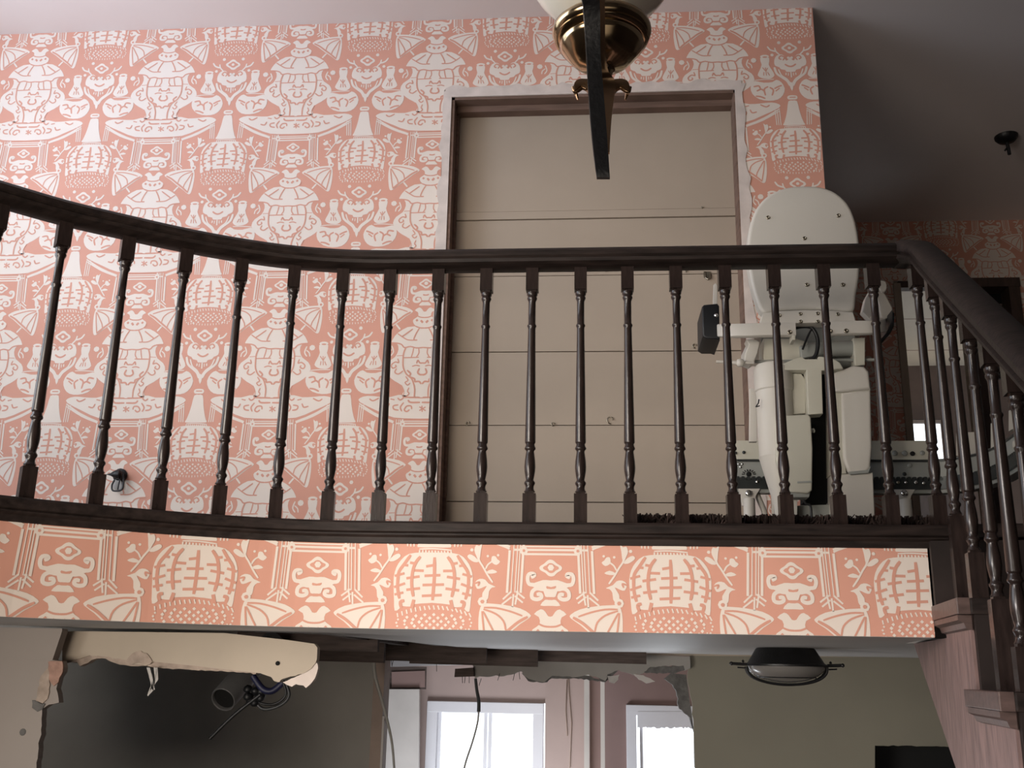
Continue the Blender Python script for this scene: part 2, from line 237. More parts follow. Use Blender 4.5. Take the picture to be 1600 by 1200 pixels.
# ------------------------------------------------------------------ wallpaper print (vector motifs, cell units of 1/1000 repeat)
CELL = 0.64; PER = 0.669
MOTIF = """f10,-5,-11 9,-13 21,-31 40,-41 68,-21 48,-9 44,21 73,42 78,63 64,92 112,97 175,136 207,180 214,209 177,214 166,255 186,305 230,339 249,385 227,433 180,472 133,501 118,543 123,582 13,583 -13,583 -123,582 -118,543 -133,501 -180,472 -227,433 -249,385 -230,339 -186,305 -166,255 -177,214 -214,209 -207,180 -175,136 -112,97 -64,92 -78,63 -73,42 -44,21 -48,-9 -68,-21 -40,-41 -21,-31 -9,-13 5,-11|s08,-3,31 24,29 47,20|s08,3,31 -24,29 -47,20|s09,58,92 29,103 0,105|s09,-58,92 -29,103 0,105|s06,80,56 75,76 58,92|s06,-80,56 -75,76 -58,92|g00,30,56 20,66 10,56 20,46|g00,-10,56 -20,66 -30,56 -20,46|g00,-5,62 -15,72 -25,62 -15,52|g00,25,62 15,72 5,62 15,52|g00,61,50 51,60 41,50 51,40|g00,-41,50 -51,60 -61,50 -51,40|s09,33,108 53,145 66,185 45,189|s09,-33,108 -53,145 -66,185 -45,189|s09,78,113 119,144 147,165|s09,-78,113 -119,144 -147,165|s08,67,190 107,187 141,168 175,144|s08,-67,190 -107,187 -141,168 -175,144|s09,212,207 171,211 145,221 126,241 87,234 46,244 -2,241|s09,-212,207 -171,211 -145,221 -126,241 -87,234 -46,244 2,241|s010,117,241 130,280 132,326 128,378 106,423 70,454 53,493 45,531 46,578|s010,-117,241 -130,280 -132,326 -128,378 -106,423 -70,454 -53,493 -45,531 -46,578|s08,30,309 74,310 129,311|s08,-30,309 -74,310 -129,311|s08,30,250 28,280 42,305|s08,-30,250 -28,280 -42,305|s08,64,243 69,275 77,306|s08,-64,243 -69,275 -77,306|s06,138,296 174,298|s06,-138,296 -174,298|s010,39,349 32,329 18,348 0,348|s010,-39,349 -32,329 -18,348 0,348|s08,20,369 43,364 67,371|s08,-20,369 -43,364 -67,371|s012,21,388 30,414 15,428 2,429|s012,-21,388 -30,414 -15,428 -2,429|s012,99,400 77,422 84,442 50,457 46,476 19,475 5,490|s012,-99,400 -77,422 -84,442 -50,457 -46,476 -19,475 -5,490|s09,167,320 160,346 183,340 208,361 199,383 177,374 181,363|s09,-167,320 -160,346 -183,340 -208,361 -199,383 -177,374 -181,363|s09,131,404 159,424 182,412 174,389|s09,-131,404 -159,424 -182,412 -174,389|s08,108,442 92,468 111,481 94,500 79,487|s08,-108,442 -92,468 -111,481 -94,500 -79,487|s08,84,519 92,542 81,558 97,575|s08,-84,519 -92,542 -81,558 -97,575|s05,133,501 115,543 121,582|s05,-133,501 -115,543 -121,582|f10,13,590 83,589 96,597 91,611 15,614 -15,614 -91,611 -96,597 -83,589 -13,590|s010,13,583 60,583 118,582|s010,-13,583 -60,583 -118,582|f10,285,-59 299,-27 301,34 294,100 284,133 266,134 232,105 175,63 125,21 85,-6 86,-21 126,-43 191,-56 250,-61|f10,-250,-61 -191,-56 -126,-43 -86,-21 -85,-6 -125,21 -175,63 -232,105 -266,134 -284,133 -294,100 -301,34 -299,-27 -285,-59|s08,278,-44 228,-43 169,-30 119,-13|s08,-278,-44 -228,-43 -169,-30 -119,-13|s08,279,-37 229,-19 196,10 186,46|s08,-279,-37 -229,-19 -196,10 -186,46|s08,282,-27 256,19 235,58 228,88|s08,-282,-27 -256,19 -235,58 -228,88|s08,287,-27 280,33 272,79 265,116|s08,-287,-27 -280,33 -272,79 -265,116|s012,98,-7 136,15 174,46 218,81 263,122|s012,-98,-7 -136,15 -174,46 -218,81 -263,122|s112,188,80 175,96 164,110|s112,-188,80 -175,96 -164,110|g10,307,-69 301,-55 287,-49 273,-55 267,-69 273,-83 287,-89 301,-83|g10,-267,-69 -273,-55 -287,-49 -301,-55 -307,-69 -301,-83 -287,-89 -273,-83|g00,296,-69 291,-61 282,-61 278,-69 282,-76 291,-76|g00,-278,-69 -282,-61 -291,-61 -296,-69 -291,-76 -282,-76|g10,269,238 262,253 245,257 231,246 231,229 245,218 262,222|g10,-229,238 -237,253 -254,257 -268,246 -268,229 -254,218 -237,222|s19,211,230 199,269 215,296|s19,-211,230 -199,269 -215,296|s18,236,296 231,273 212,256|s18,-236,296 -231,273 -212,256|f10,295,219 357,220 352,274 373,320 387,360 362,384 333,385 297,378 272,356 287,318 303,272|f10,-303,272 -287,318 -272,356 -297,378 -333,385 -362,384 -387,360 -373,320 -352,274 -357,220 -295,219|g10,357,208 351,217 336,222 316,222 301,217 295,208 301,200 316,195 336,195 351,200|g10,-295,208 -301,217 -316,222 -336,222 -351,217 -357,208 -351,200 -336,195 -316,195 -301,200|g00,346,214 340,218 328,220 315,218 310,214 315,210 328,208 340,210|g00,-310,214 -315,218 -328,220 -340,218 -346,214 -340,210 -328,208 -315,210|s08,327,299 332,358|s08,-327,299 -332,358|s08,328,325 309,299|s08,-328,325 -309,299|s08,330,325 342,303|s08,-330,325 -342,303|s08,313,358 315,335|s08,-313,358 -315,335|s08,352,359 342,336|s08,-352,359 -342,336|f10,252,401 311,416 370,413 398,396 431,416 452,466 437,517 399,551 338,559 273,543 229,501 219,452 232,417|f10,-232,417 -219,452 -229,501 -273,543 -338,559 -399,551 -437,517 -452,466 -431,416 -398,396 -370,413 -311,416 -252,401|s012,243,446 275,441 285,461|s012,-243,446 -275,441 -285,461|s012,263,479 291,467 310,481|s012,-263,479 -291,467 -310,481|s012,318,513 312,468 337,449|s012,-318,513 -312,468 -337,449|s012,364,515 374,476 352,456|s012,-364,515 -374,476 -352,456|s012,384,464 407,451 430,442|s012,-384,464 -407,451 -430,442|s012,391,483 414,464|s012,-391,483 -414,464|s012,254,521 283,525 313,539|s012,-254,521 -283,525 -313,539|s16,245,396 310,391 380,391|s16,-245,396 -310,391 -380,391|f10,554,149 550,159 540,166 531,172 524,179 515,187 502,190 488,186 479,177 471,170 461,164 450,156 445,145 449,135 459,128 468,122 475,115 484,107 497,103 511,108 520,117 528,124 538,130 549,138|f00,537,148 534,154 527,158 521,161 516,166 510,170 501,172 492,170 485,165 480,160 473,157 466,152 462,146 465,140 472,135 478,132 483,128 489,123 498,121 507,124 514,129 519,134 526,137 533,142|g20,511,147 505,157 493,157 487,147 493,137 505,137|g10,584,102 578,113 565,113 558,102 565,90 578,90|g10,442,102 435,113 422,113 416,102 422,90 435,90|s112,650,132 631,158 594,171|s112,350,132 369,158 406,171|s110,601,144 594,171 572,196|s110,399,144 406,171 428,196|g10,634,198 628,209 616,209 610,198 616,188 628,188|g10,390,198 384,209 372,209 366,198 372,188 384,188|f10,498,219 522,246 534,234 538,211 560,195 593,206 609,243 606,282 577,297 566,313 537,320 530,335 500,336 500,336 470,335 463,320 434,313 423,297 394,282 391,243 407,206 440,195 462,211 466,234 478,246 502,219|s010,548,241 538,221 560,207 576,225 562,236|s010,452,241 462,221 440,207 424,225 438,236|s012,465,277 483,290 501,295|s012,535,277 517,290 499,295|g20,522,225 517,234 507,234 502,225 507,216 517,216|g20,498,225 493,234 483,234 478,225 483,216 493,216|s112,501,341 502,376|s110,533,346 534,358|s110,467,346 466,358|s18,517,346 518,364|s18,483,346 482,364|s116,390,301 404,347 442,381 472,408 487,441|s116,610,301 596,347 558,381 528,408 513,441|s19,417,315 435,361 471,392 494,428|s19,583,315 565,361 529,392 506,428|f10,497,415 512,442 501,487 486,441|f10,499,520 526,523 535,536 528,552 501,554 499,554 472,552 465,536 474,523 501,520|s010,483,536 518,536|f10,499,562 529,566 540,629 552,686 566,731 572,751 501,751 499,751 428,751 434,731 448,686 460,629 471,566 501,562|s16,437,759 502,757 574,763|s19,437,766 436,782|s19,451,766 450,782|s19,464,766 464,783|s19,478,767 478,783|s19,491,767 492,783|s19,505,767 506,784|s19,518,768 521,784|s19,532,768 535,785|s19,545,768 549,785|s19,559,769 563,785|s19,573,769 577,786|f10,499,-272 554,-272 609,-265 641,-240 661,-207 670,-167 668,-120 664,-67 659,-26 640,-34 631,-50 628,-46 589,-44 579,-54 507,-60 493,-60 421,-54 411,-44 372,-46 369,-50 360,-34 341,-26 336,-67 332,-120 330,-167 339,-207 359,-240 391,-265 446,-272 501,-272|s014,603,788 626,822 648,855 652,892 650,932 642,965|s014,397,788 374,822 352,855 348,892 350,932 358,965|s014,614,829 631,827|s014,386,829 369,827|s014,629,864 662,873|s014,371,864 338,873|s014,624,906 663,920|s014,376,906 337,920|s014,630,-101 659,-94|s014,370,-101 341,-94|s014,561,794 579,819 589,853 592,893 589,926 583,956|s014,439,794 421,819 411,853 408,893 411,926 417,956|s015,586,820 598,818|s015,414,820 402,818|s015,546,851 587,850|s015,454,851 413,850|s015,563,876 611,883|s015,437,876 389,883|s015,559,-120 609,-114|s015,441,-120 391,-114|s015,503,798 505,880 501,970|s015,472,832 501,827|s015,467,872 526,869|s015,460,911 543,908|s015,459,-89 535,-93|s020,580,-67 586,-43|s020,420,-67 414,-43|s015,624,-67 636,-62 633,-44|s015,376,-67 364,-62 367,-44|s18,353,-14 355,-2|s18,372,-22 375,-9|s18,391,-29 394,-16|s18,410,-34 413,-22|s18,429,-39 432,-26|s18,448,-43 452,-30|s18,467,-45 471,-33|s18,486,-47 491,-35|s18,506,-48 510,-35|s18,525,-48 530,-35|s18,544,-46 549,-34|s18,563,-44 569,-32|s18,582,-41 588,-29|s18,601,-37 608,-25|s18,621,-32 627,-19|s18,640,-26 647,-13|s18,659,-19 666,-6|g10,362,10 357,15 352,10 357,4|g10,402,0 395,8 387,0 395,-7|g10,440,-6 433,2 425,-6 433,-14|g10,479,-11 471,-3 463,-11 471,-18|g10,517,-12 509,-5 501,-12 509,-20|g10,555,-12 547,-4 539,-12 547,-19|g10,593,-9 585,-1 578,-9 585,-16|g10,631,-3 624,5 616,-3 624,-11|g10,667,5 662,10 657,5 662,0|g10,356,24 351,29 345,24 351,18|g10,394,15 386,23 378,15 386,7|g10,429,9 421,17 413,9 421,1|g10,464,4 456,12 449,4 456,-3|g10,500,2 492,10 484,2 492,-6|g10,535,1 527,9 519,1 527,-6|g10,570,3 563,11 555,3 563,-5|g10,606,6 598,14 590,6 598,-2|g10,641,12 634,19 626,12 634,4|g10,674,19 669,24 664,19 669,14|g10,360,37 355,42 349,37 355,32|g10,391,30 386,35 380,30 386,24|g10,424,24 417,31 409,24 417,16|g10,456,19 448,27 440,19 448,11|g10,487,16 479,24 471,16 479,9|g10,518,15 510,23 502,15 510,7|g10,549,16 541,23 533,16 541,8|g10,580,17 572,25 565,17 572,10|g10,611,21 604,29 596,21 604,13|g10,640,26 635,31 630,26 635,21|g10,671,32 666,38 661,32 666,27|g10,367,51 362,56 357,51 362,46|g10,403,43 395,50 387,43 395,35|g10,436,36 428,44 420,36 428,28|g10,469,32 461,40 453,32 461,24|g10,502,29 494,37 486,29 494,22|g10,535,29 527,37 519,29 527,21|g10,568,30 560,38 552,30 560,23|g10,601,34 593,42 586,34 593,26|g10,634,39 627,47 619,39 627,31|g10,665,46 660,51 655,46 660,41|g10,382,64 376,70 371,64 376,59|g10,418,55 410,63 402,55 410,47|g10,451,49 444,56 436,49 444,41|g10,485,44 477,52 470,44 477,37|g10,519,43 511,50 503,43 511,35|g10,553,43 545,51 537,43 545,36|g10,587,47 579,54 571,47 579,39|g10,621,52 613,60 605,52 613,44|g10,652,60 647,65 642,60 647,55|s16,376,50 373,59|s16,395,53 393,63|s16,415,56 413,66|s16,434,59 433,68|s16,454,60 453,70|s16,473,62 473,71|s16,493,62 493,72|s16,512,62 512,72|s16,531,62 532,71|s16,550,60 552,70|s16,570,59 571,68|s16,589,56 591,66|s16,608,53 610,63|s16,627,50 630,59|s16,646,45 649,55|f10,8,604 75,600 97,571 152,566 205,580 287,577 356,572 407,587 404,615 287,673 174,719 18,727 -18,727 -174,719 -287,673 -404,615 -407,587 -356,572 -287,577 -205,580 -152,566 -97,571 -75,600 -8,604|s012,9,617 68,617 84,603|s012,-9,617 -68,617 -84,603|s011,8,643 11,678|s011,-6,649 31,672|s011,29,650 -5,671|s010,59,660 64,642 93,643 107,668 90,679 75,667|s010,-59,660 -64,642 -93,643 -107,668 -90,679 -75,667|s010,115,620 134,649 125,675|s010,-115,620 -134,649 -125,675|s010,151,634 181,641 176,663 148,669|s010,-151,634 -181,641 -176,663 -148,669|s010,209,626 222,649 250,643|s010,-209,626 -222,649 -250,643|s010,282,589 318,606 340,594|s010,-282,589 -318,606 -340,594|s010,118,588 137,601 153,589|s010,-118,588 -137,601 -153,589|s010,178,599 200,594|s010,-178,599 -200,594|s08,140,727 -5,730|s08,-140,727 5,730|s110,407,624 289,698 176,744|s110,-407,624 -289,698 -176,744|s18,408,639 290,709 177,753|s18,-408,639 -290,709 -177,753|s112,154,758 -3,758|s112,-154,758 3,758|s112,120,776 -2,776|s112,-120,776 2,776|s18,130,744 -4,744|s18,-130,744 4,744|g10,372,651 373,665 177,759 176,745|g10,-176,745 -177,759 -373,665 -372,651|g10,133,762 127,774 115,780 102,774 97,762 102,749 115,744 127,749|g10,-97,762 -102,774 -115,780 -127,774 -133,762 -127,749 -115,744 -102,749|g00,122,762 117,768 109,766 109,757 117,755|g00,-108,762 -113,768 -120,766 -120,757 -113,755|s114,115,732 125,934|s114,-115,732 -125,934|s16,129,732 139,934|s16,-129,732 -139,934|s16,140,732 150,935|s16,-140,732 -150,935|s16,156,733 166,935|s16,-156,733 -166,935|s114,175,765 183,935|s114,-175,765 -183,935|s110,144,934 111,959|s110,-144,934 -111,959|s110,148,953 118,977|s110,-148,953 -118,977|s110,156,947 159,994|s110,-156,947 -159,994|s110,167,935 198,964|s110,-167,935 -198,964|s110,165,957 202,986|s110,-165,957 -202,986|s110,138,934 147,984|s110,-138,934 -147,984|s18,378,634 384,745|s18,-378,634 -384,745|s18,392,634 398,746|s18,-392,634 -398,746|s18,407,635 412,746|s18,-407,635 -412,746|s18,246,895 267,866 289,829 305,805 312,771|s18,-246,895 -267,866 -289,829 -305,805 -312,771|f10,305,809 298,761 293,732 306,744 319,740 327,761 318,785|f10,-318,785 -327,761 -319,740 -306,744 -293,732 -298,761 -305,809|f10,306,810 325,788 346,779 356,788 347,800 326,812|f10,-326,812 -347,800 -356,788 -346,779 -325,788 -306,810|f10,215,809 227,799 235,787 250,787 253,806 247,816 230,823|f10,-230,823 -247,816 -253,806 -250,787 -235,787 -227,799 -215,809|s17,250,809 266,821 276,839|s17,-250,809 -266,821 -276,839|f10,226,853 248,842 271,851 273,858 249,860|f10,-249,860 -273,858 -271,851 -248,842 -226,853|f10,232,-131 262,-144 277,-160 301,-163 320,-148 311,-122 291,-125 269,-134 287,-105 286,-85 273,-72 262,-85 259,-112 247,-127|f10,-247,-127 -259,-112 -262,-85 -273,-72 -286,-85 -287,-105 -269,-134 -291,-125 -311,-122 -320,-148 -301,-163 -277,-160 -262,-144 -232,-131|s08,319,901 301,896 306,910|s08,-319,901 -301,896 -306,910|g10,230,782 227,787 221,787 218,782 221,777 227,777|g10,-218,782 -221,787 -227,787 -230,782 -227,777 -221,777|g10,274,786 271,791 265,791 262,786 265,781 271,781|g10,-262,786 -265,791 -271,791 -274,786 -271,781 -265,781|g10,345,761 341,767 333,767 330,761 333,754 341,754|g10,-330,761 -333,767 -341,767 -345,761 -341,754 -333,754|f10,49,833 45,842 36,848 28,853 22,859 15,866 3,869 -9,866 -17,859 -24,853 -33,849 -43,843 -48,834 -44,826 -35,820 -27,815 -21,809 -13,802 -2,798 10,801 19,808 26,814 34,819 44,825|f00,34,833 31,839 25,842 20,845 16,849 10,853 2,855 -6,853 -12,849 -17,845 -22,843 -29,839 -33,834 -30,829 -24,825 -18,823 -14,819 -9,815 -1,813 8,815 13,819 18,822 24,825 31,828|g20,15,832 8,844 -6,844 -13,832 -6,820 8,820|s116,78,872 68,865 73,858 91,860 97,879 90,901 68,904|s116,-78,872 -68,865 -73,858 -91,860 -97,879 -90,901 -68,904|f10,4,885 32,884 67,896 90,899 72,914 48,918 31,926 22,952 7,954 -7,954 -22,952 -31,926 -48,918 -72,914 -90,899 -67,896 -32,884 -4,885|f00,-16,909 2,913 23,908 17,920 -15,920|s116,33,-122 57,-126 76,-113 77,-88 56,-81 38,-89 41,-102 53,-102|s116,-33,-122 -57,-126 -76,-113 -77,-88 -56,-81 -38,-89 -41,-102 -53,-102|f10,8,-79 23,-79 42,-56 8,-55 -8,-55 -42,-56 -23,-79 -8,-79"""
def motif_mesh():
    V, T = [], []   # verts (s, t, level), tris (a, b, c, mat)
    for idx, sh in enumerate(MOTIF.split('|')):
        head, body = sh.split(',', 1); kind = head[0]; c = int(head[1]); w = int(head[2:]) / 1000 * CELL
        pts = [tuple(int(q) / 1000 * CELL for q in p.split(',')) for p in body.split(' ')]
        pts = [Vector((a, -b, 0)) for a, b in pts]
        lev = (2, 1, 3)[c] * 0.0005 + (idx % 24) * 0.00002; mi = 0 if c == 0 else 1
        if kind == 's':
            if len(pts) > 2: pts = crom(pts, 3)
            base = len(V); h = w / 2; n = len(pts)
            for i, p in enumerate(pts):
                d = (pts[min(i + 1, n - 1)] - pts[max(i - 1, 0)]).normalized(); q = Vector((-d.y, d.x, 0)) * h
                e = d * (h * 0.6 if i == n - 1 else -h * 0.6 if i == 0 else 0); k = 0.75 if i in (0, n - 1) else 1
                for g in (1, -1):
                    r = p + q * g * k + e; V.append((r.x, r.y, lev))
            for i in range(n - 1):
                a = base + 2 * i; T.append((a, a + 1, a + 3, mi)); T.append((a, a + 3, a + 2, mi))
        else:
            if kind == 'f': pts = crom(pts, 2, True)
            base = len(V); V += [(p.x, p.y, lev) for p in pts]
            for a, b, c_ in tessellate_polygon([[(p.x, p.y, 0) for p in pts]]): T.append((base + a, base + b, base + c_, mi))
    return V, T
MV, MT = motif_mesh()
def paper(mb, rects, s0, z0, fn, cuts=()):
    """print the pattern on rectangles (sa, sb, za, zb) of a wall; fn(s, z, lift) -> point; a jar axis at s0, its horns at z0"""
    for sa, sb, za, zb in rects:
        t = bmesh.new()
        for i in range(math.floor((sa - s0) / CELL) - 1, math.ceil((sb - s0) / CELL) + 2):
            for k in range(math.floor((z0 - zb) / PER) - 2, math.ceil((z0 - za) / PER) + 2):
                ox, oz = s0 + i * CELL, z0 - k * PER; vm = {}
                for a, b, c, mi in MT:
                    P = [(MV[q][0] + ox, MV[q][1] + oz) for q in (a, b, c)]
                    if max(p[0] for p in P) < sa or min(p[0] for p in P) > sb or max(p[1] for p in P) < za or min(p[1] for p in P) > zb: continue
                    vs = []
                    for q in (a, b, c):
                        if q not in vm: vm[q] = t.verts.new((MV[q][0] + ox, MV[q][1] + oz, MV[q][2]))
                        vs.append(vm[q])
                    try: t.faces.new(vs).material_index = mi
                    except ValueError: pass
        base = [t.verts.new((x, z, 0)) for x, z in ((sa, za), (sb, za), (sb, zb), (sa, zb))]
        t.faces.new(base).material_index = 0
        for co, no in (((sa, 0, 0), (-1, 0, 0)), ((sb, 0, 0), (1, 0, 0)), ((0, za, 0), (0, -1, 0)), ((0, zb, 0), (0, 1, 0))):
            bmesh.ops.bisect_plane(t, geom=t.verts[:] + t.edges[:] + t.faces[:], plane_co=co, plane_no=no, clear_outer=True)
        for c in cuts:
            if sa < c < sb: bmesh.ops.bisect_plane(t, geom=t.verts[:] + t.edges[:] + t.faces[:], plane_co=(c, 0, 0), plane_no=(1, 0, 0))
        mp = {v: mb.b.verts.new(fn(*v.co)) for v in t.verts}
        for f in t.faces:
            try: mb.b.faces.new([mp[v] for v in f.verts]).material_index = f.material_index
            except ValueError: pass
        t.free()
PINKS = [MAT['paper_pink'], MAT['paper_cream']]
def paper_obj(mb, name):
    me = bpy.data.meshes.new(name); mb.b.to_mesh(me); mb.b.free()
    for m in PINKS: me.materials.append(m)
    return tag(link(name, me), kind='structure')
def wall(name, boxes, m, **k):
    b = MB()
    for x0, x1, y0, y1, z0, z1 in boxes: b.box(((x0 + x1) / 2, (y0 + y1) / 2, (z0 + z1) / 2), (x1 - x0, y1 - y0, z1 - z0))
    o = b.obj(name, MAT[m]); return tag(o, kind='structure')

# ------------------------------------------------------------------ the setting
ZF, ZC, ZS, ZL = 0.385, 2.914, 0.10, -2.2      # landing floor, upper ceiling, soffit under the landing, lower floor
YF, YH, YB = 4.085, 6.42, 5.75                 # papered wall, hall end wall, wall below the landing
DX0, DX1, DZ = -0.648, 0.622, 2.505            # doorway in the papered wall
# papered wall
mb = MB()
paper(mb, [(-3.5, DX0 - 0.035, ZF, ZC), (DX0 - 0.035, DX1 + 0.03, DZ + 0.04, ZC), (DX1 + 0.03, 0.985, ZF, ZC)], -2.0085, 2.8025, lambda s, z, l: (s, YF - l, z))
paper_obj(mb, 'wall_far')
wall('wall_far_core', [(-3.5, DX0 - 0.001, YF + .004, YF + .12, ZF, ZC), (DX0, DX1, YF + .004, YF + .12, DZ + .06, ZC), (DX1 + .001, 0.985, YF + .004, YF + .12, ZF, ZC),
                       (0.88, 0.985, YF + .1, YH, ZF, ZC)], 'plaster')
# ragged bare plaster around the doorway where the casing was pulled off
r_ = random.Random(3)
b = MB()
def strip(x0, z0, x1, z1, wa, wb, n):
    P, Q = [], []
    for i in range(n + 1):
        t = i / n; x = x0 + (x1 - x0) * t; z = z0 + (z1 - z0) * t; k = r_.uniform(wa, wb)
        P.append((x, z)); Q.append((x, z, k))
    return P, Q
for side, x in ((-1, DX0), (1, DX1)):
    P, Q = strip(x, ZF, x, DZ + .03, .030, .052, 46)
    pts = [(p[0], YF - .004, p[1]) for p in P] + [(q[0] + side * q[2], YF - .004, q[1]) for q in reversed(Q)]
    b.prism(pts if side > 0 else list(reversed(pts)), (0, .01, 0))
P, Q = strip(DX0 - .03, DZ, DX1 + .03, DZ, .036, .062, 40)
b.prism([(p[0], YF - .0045, p[1]) for p in P] + [(q[0], YF - .0045, q[1] + q[2]) for q in reversed(Q)], (0, .01, 0))
tag(b.obj('trim_plaster_edge', MAT['plaster']), kind='structure')
# rough timber jambs and head of the stripped doorway, closed with painted boards
b = MB(); b.box((DX0 + .004, YF + .06, (ZF + DZ) / 2), (.02, .116, DZ - ZF + .02)); b.box((DX0 + .018, YF + .095, (ZF + DZ) / 2), (.014, .03, DZ - ZF))
j = b.obj('trim_door_jamb', MAT['raw_timber']); tag(j, kind='structure')
b = MB(); b.box((DX1 + .004, YF + .06, (ZF + DZ) / 2), (.02, .116, DZ - ZF + .02)); tag(b.obj('trim_door_jamb', MAT['raw_timber']), kind='structure')
b = MB(); b.box(((DX0 + DX1) / 2, YF + .032, DZ + .012), (DX1 - DX0, .06, .05)); b.box(((DX0 + DX1) / 2, YF + .085, DZ - .012), (DX1 - DX0, .05, .06))
tag(b.obj('trim_door_head', MAT['raw_timber']), kind='structure')
cl = wall('wall_closet', [(DX0 - .1, DX1 + .1, YF + .13, YF + .16, ZF - .02, DZ + .1)], 'void_black')
seams = [2.56, 1.983, 1.943, 1.673, 1.3224, 0.997, 0.671, 0.375]
for i, (za, zb) in enumerate(zip(seams, seams[1:])):
    b = MB(); b.box(((DX0 + DX1) / 2 + random.uniform(-.003, .003), YF + .120 - (0.006 if i == 1 else 0.0015 * (i % 2)), (za + zb) / 2), (DX1 - DX0 + .02, .02, za - zb - .0035), bev=.0015)
    b.obj('plank', MAT['board_beige'], cl)
for u, v, r in ((953, 657, 5), (731, 662, 3), (864, 663, 2.5), (1085, 541, 3), (947, 423, 1.5), (1072, 424, 1.5), (1097, 325, 1.5)):
    p = at(u, v, YF + .108); k = r * .0025
    b = MB(); b.tube([p + Vector((k * math.cos(a), -.004, k * 1.2 * math.sin(a))) for a in [i * .5 for i in range(11)]], .0024, 6); b.obj('hook', MAT['screw_steel'], cl)
b = MB(); p = at(1105, 432, YF + .107)
b.tube([p + Vector((-.008, 0, .022)), p + Vector((-.008, -.006, -.008)), p + Vector((0, -.012, -.018)), p + Vector((.012, -.010, -.012)), p + Vector((.012, -.004, .012))], .004, 6)
b.box(p + Vector((0, .001, .008)), (.03, .004, .03)); b.obj('bracket', MAT['screw_steel'], cl)
# ceiling, hall and its end wall
wall('ceiling', [(-3.6, 3.4, -3.2, YH + .1, ZC, ZC + .1)], 'ceiling_paint')
D1a, D1b, D1z = 1.975, 2.372, 2.475
D2a, D2b, D2z = 2.47, 2.655, 2.44
mb = MB()
paper(mb, [(0.98, D1a - .035, ZF, ZC), (D1a - .035, D1b + .035, D1z + .02, ZC), (D1b + .035, D2a - .06, ZF, ZC), (D2a - .06, D2b + .07, D2z + .06, ZC), (D2b + .07, 3.3, ZF, ZC)], 1.955, 2.775, lambda s, z, l: (s, YH - l, z))
paper_obj(mb, 'wall_hall_end')
wall('wall_hall_core', [(0.88, D1a - .03, YH + .004, YH + .1, ZF, ZC), (D1a - .031, D1b + .031, YH + .004, YH + .1, D1z + .02, ZC), (D1b + .03, D2a - .02, YH + .004, YH + .1, ZF, ZC),
                        (D2a - .021, D2b + .021, YH + .004, YH + .1, D2z + .02, ZC), (D2b + .02, 3.4, YH + .004, YH + .1, ZF, ZC)], 'plaster')
b = MB()
b.box((D1a - .015, YH + .03, (ZF + D1z) / 2), (.045, .09, D1z - ZF)); b.box((D1b + .015, YH + .03, (ZF + D1z) / 2), (.045, .09, D1z - ZF))
tag(b.obj('trim_hall_door', MAT['drywall_beige']), kind='structure')
b = MB(); b.box(((D1a + D1b) / 2, YH + .04, D1z + .005), (D1b - D1a, .07, .06)); tag(b.obj('trim_hall_lintel', MAT['hall_wood']), kind='structure')
b = MB()
b.box((D2a - .035, YH + .045, (ZF + D2z) / 2), (.07, .135, D2z - ZF), bev=.004); b.box((D2b + .035, YH + .045, (ZF + D2z) / 2), (.07, .135, D2z - ZF), bev=.004); b.box(((D2a + D2b) / 2, YH + .044, D2z + .03), (D2b - D2a + .15, .14, .062), bev=.004)
tag(b.obj('trim_closet_door', MAT['hall_wood']), kind='structure')
wall('wall_closet_void', [(D2a - .06, D2b + .04, YH + .14, YH + .17, 1.87, D2z + .1), (D2a - .02, D2b + .02, YH + .1, YH + .17, D2z + .02, D2z + .06)], 'void_black')
b = MB(); p = at(1550, 475.5, YH + .1); b.box((p.x, YH + .123, p.z), (.25, .03, .012)); tag(b.obj('closet_shelf', MAT['hall_trim']), 'thin shelf edge across the black closet opening at the hall end', 'shelf')
# room beyond the hall door: ceiling, back wall and window
YR = 9.7
wall('ceiling_hall_room', [(1.2, 4.6, YH + .1, YR + .1, ZC - .02, ZC + .1)], 'room_ceiling')
for v in (498, 547):
    p_ = atz(1450, v, ZC - .02); b = MB(); b.box((2.9, p_.y, ZC - .021), (3.2, .012, .006)); tag(b.obj('trim_ceiling_seam', MAT['hall_trim']), kind='structure')
w0, w1 = at(1416, 655, YR), at(1487, 773, YR)
wx0, wx1, wz1, wz0 = w0.x, w1.x, w0.z, w1.z
wall('wall_hall_room', [(1.2, wx0, YR, YR + .1, ZF, ZC), (wx1, 4.6, YR, YR + .1, ZF, ZC), (wx0, wx1, YR, YR + .1, ZF, wz0), (wx0, wx1, YR, YR + .1, wz1, ZC),
                        (1.2, 1.25, YH + .1, YR, ZF, ZC), (4.55, 4.6, YH + .1, YR, ZF, ZC)], 'room_wall_brown')
wn = MB(); 
for x in (wx0 + .012, wx1 - .012): wn.box((x, YR + .03, (wz0 + wz1) / 2), (.024, .05, wz1 - wz0))
for z in (wz0 + .012, wz1 - .02): wn.box(((wx0 + wx1) / 2, YR + .03, z), (wx1 - wx0, .05, .03))
wo = tag(wn.obj('window_3', MAT['hall_trim']), kind='structure')
b = MB(); b.box(((wx0 + wx1) / 2, YR + .04, (wz0 + wz1) / 2), (wx1 - wx0, .004, wz1 - wz0)); b.obj('pane', MAT['window_glass'], wo)
b = MB(); b.box(((wx0 + wx1) / 2 - .02, YR - .25, 1.2), (.5, .3, 1.1), bev=.02); b.box(((wx0 + wx1) / 2 - .02, YR - .25, 1.77), (.56, .36, .04), bev=.008)
tag(b.obj('low_cupboard', MAT['hall_wood']), 'brown wooden cupboard under the bright window seen through the hall doorway', 'cupboard')
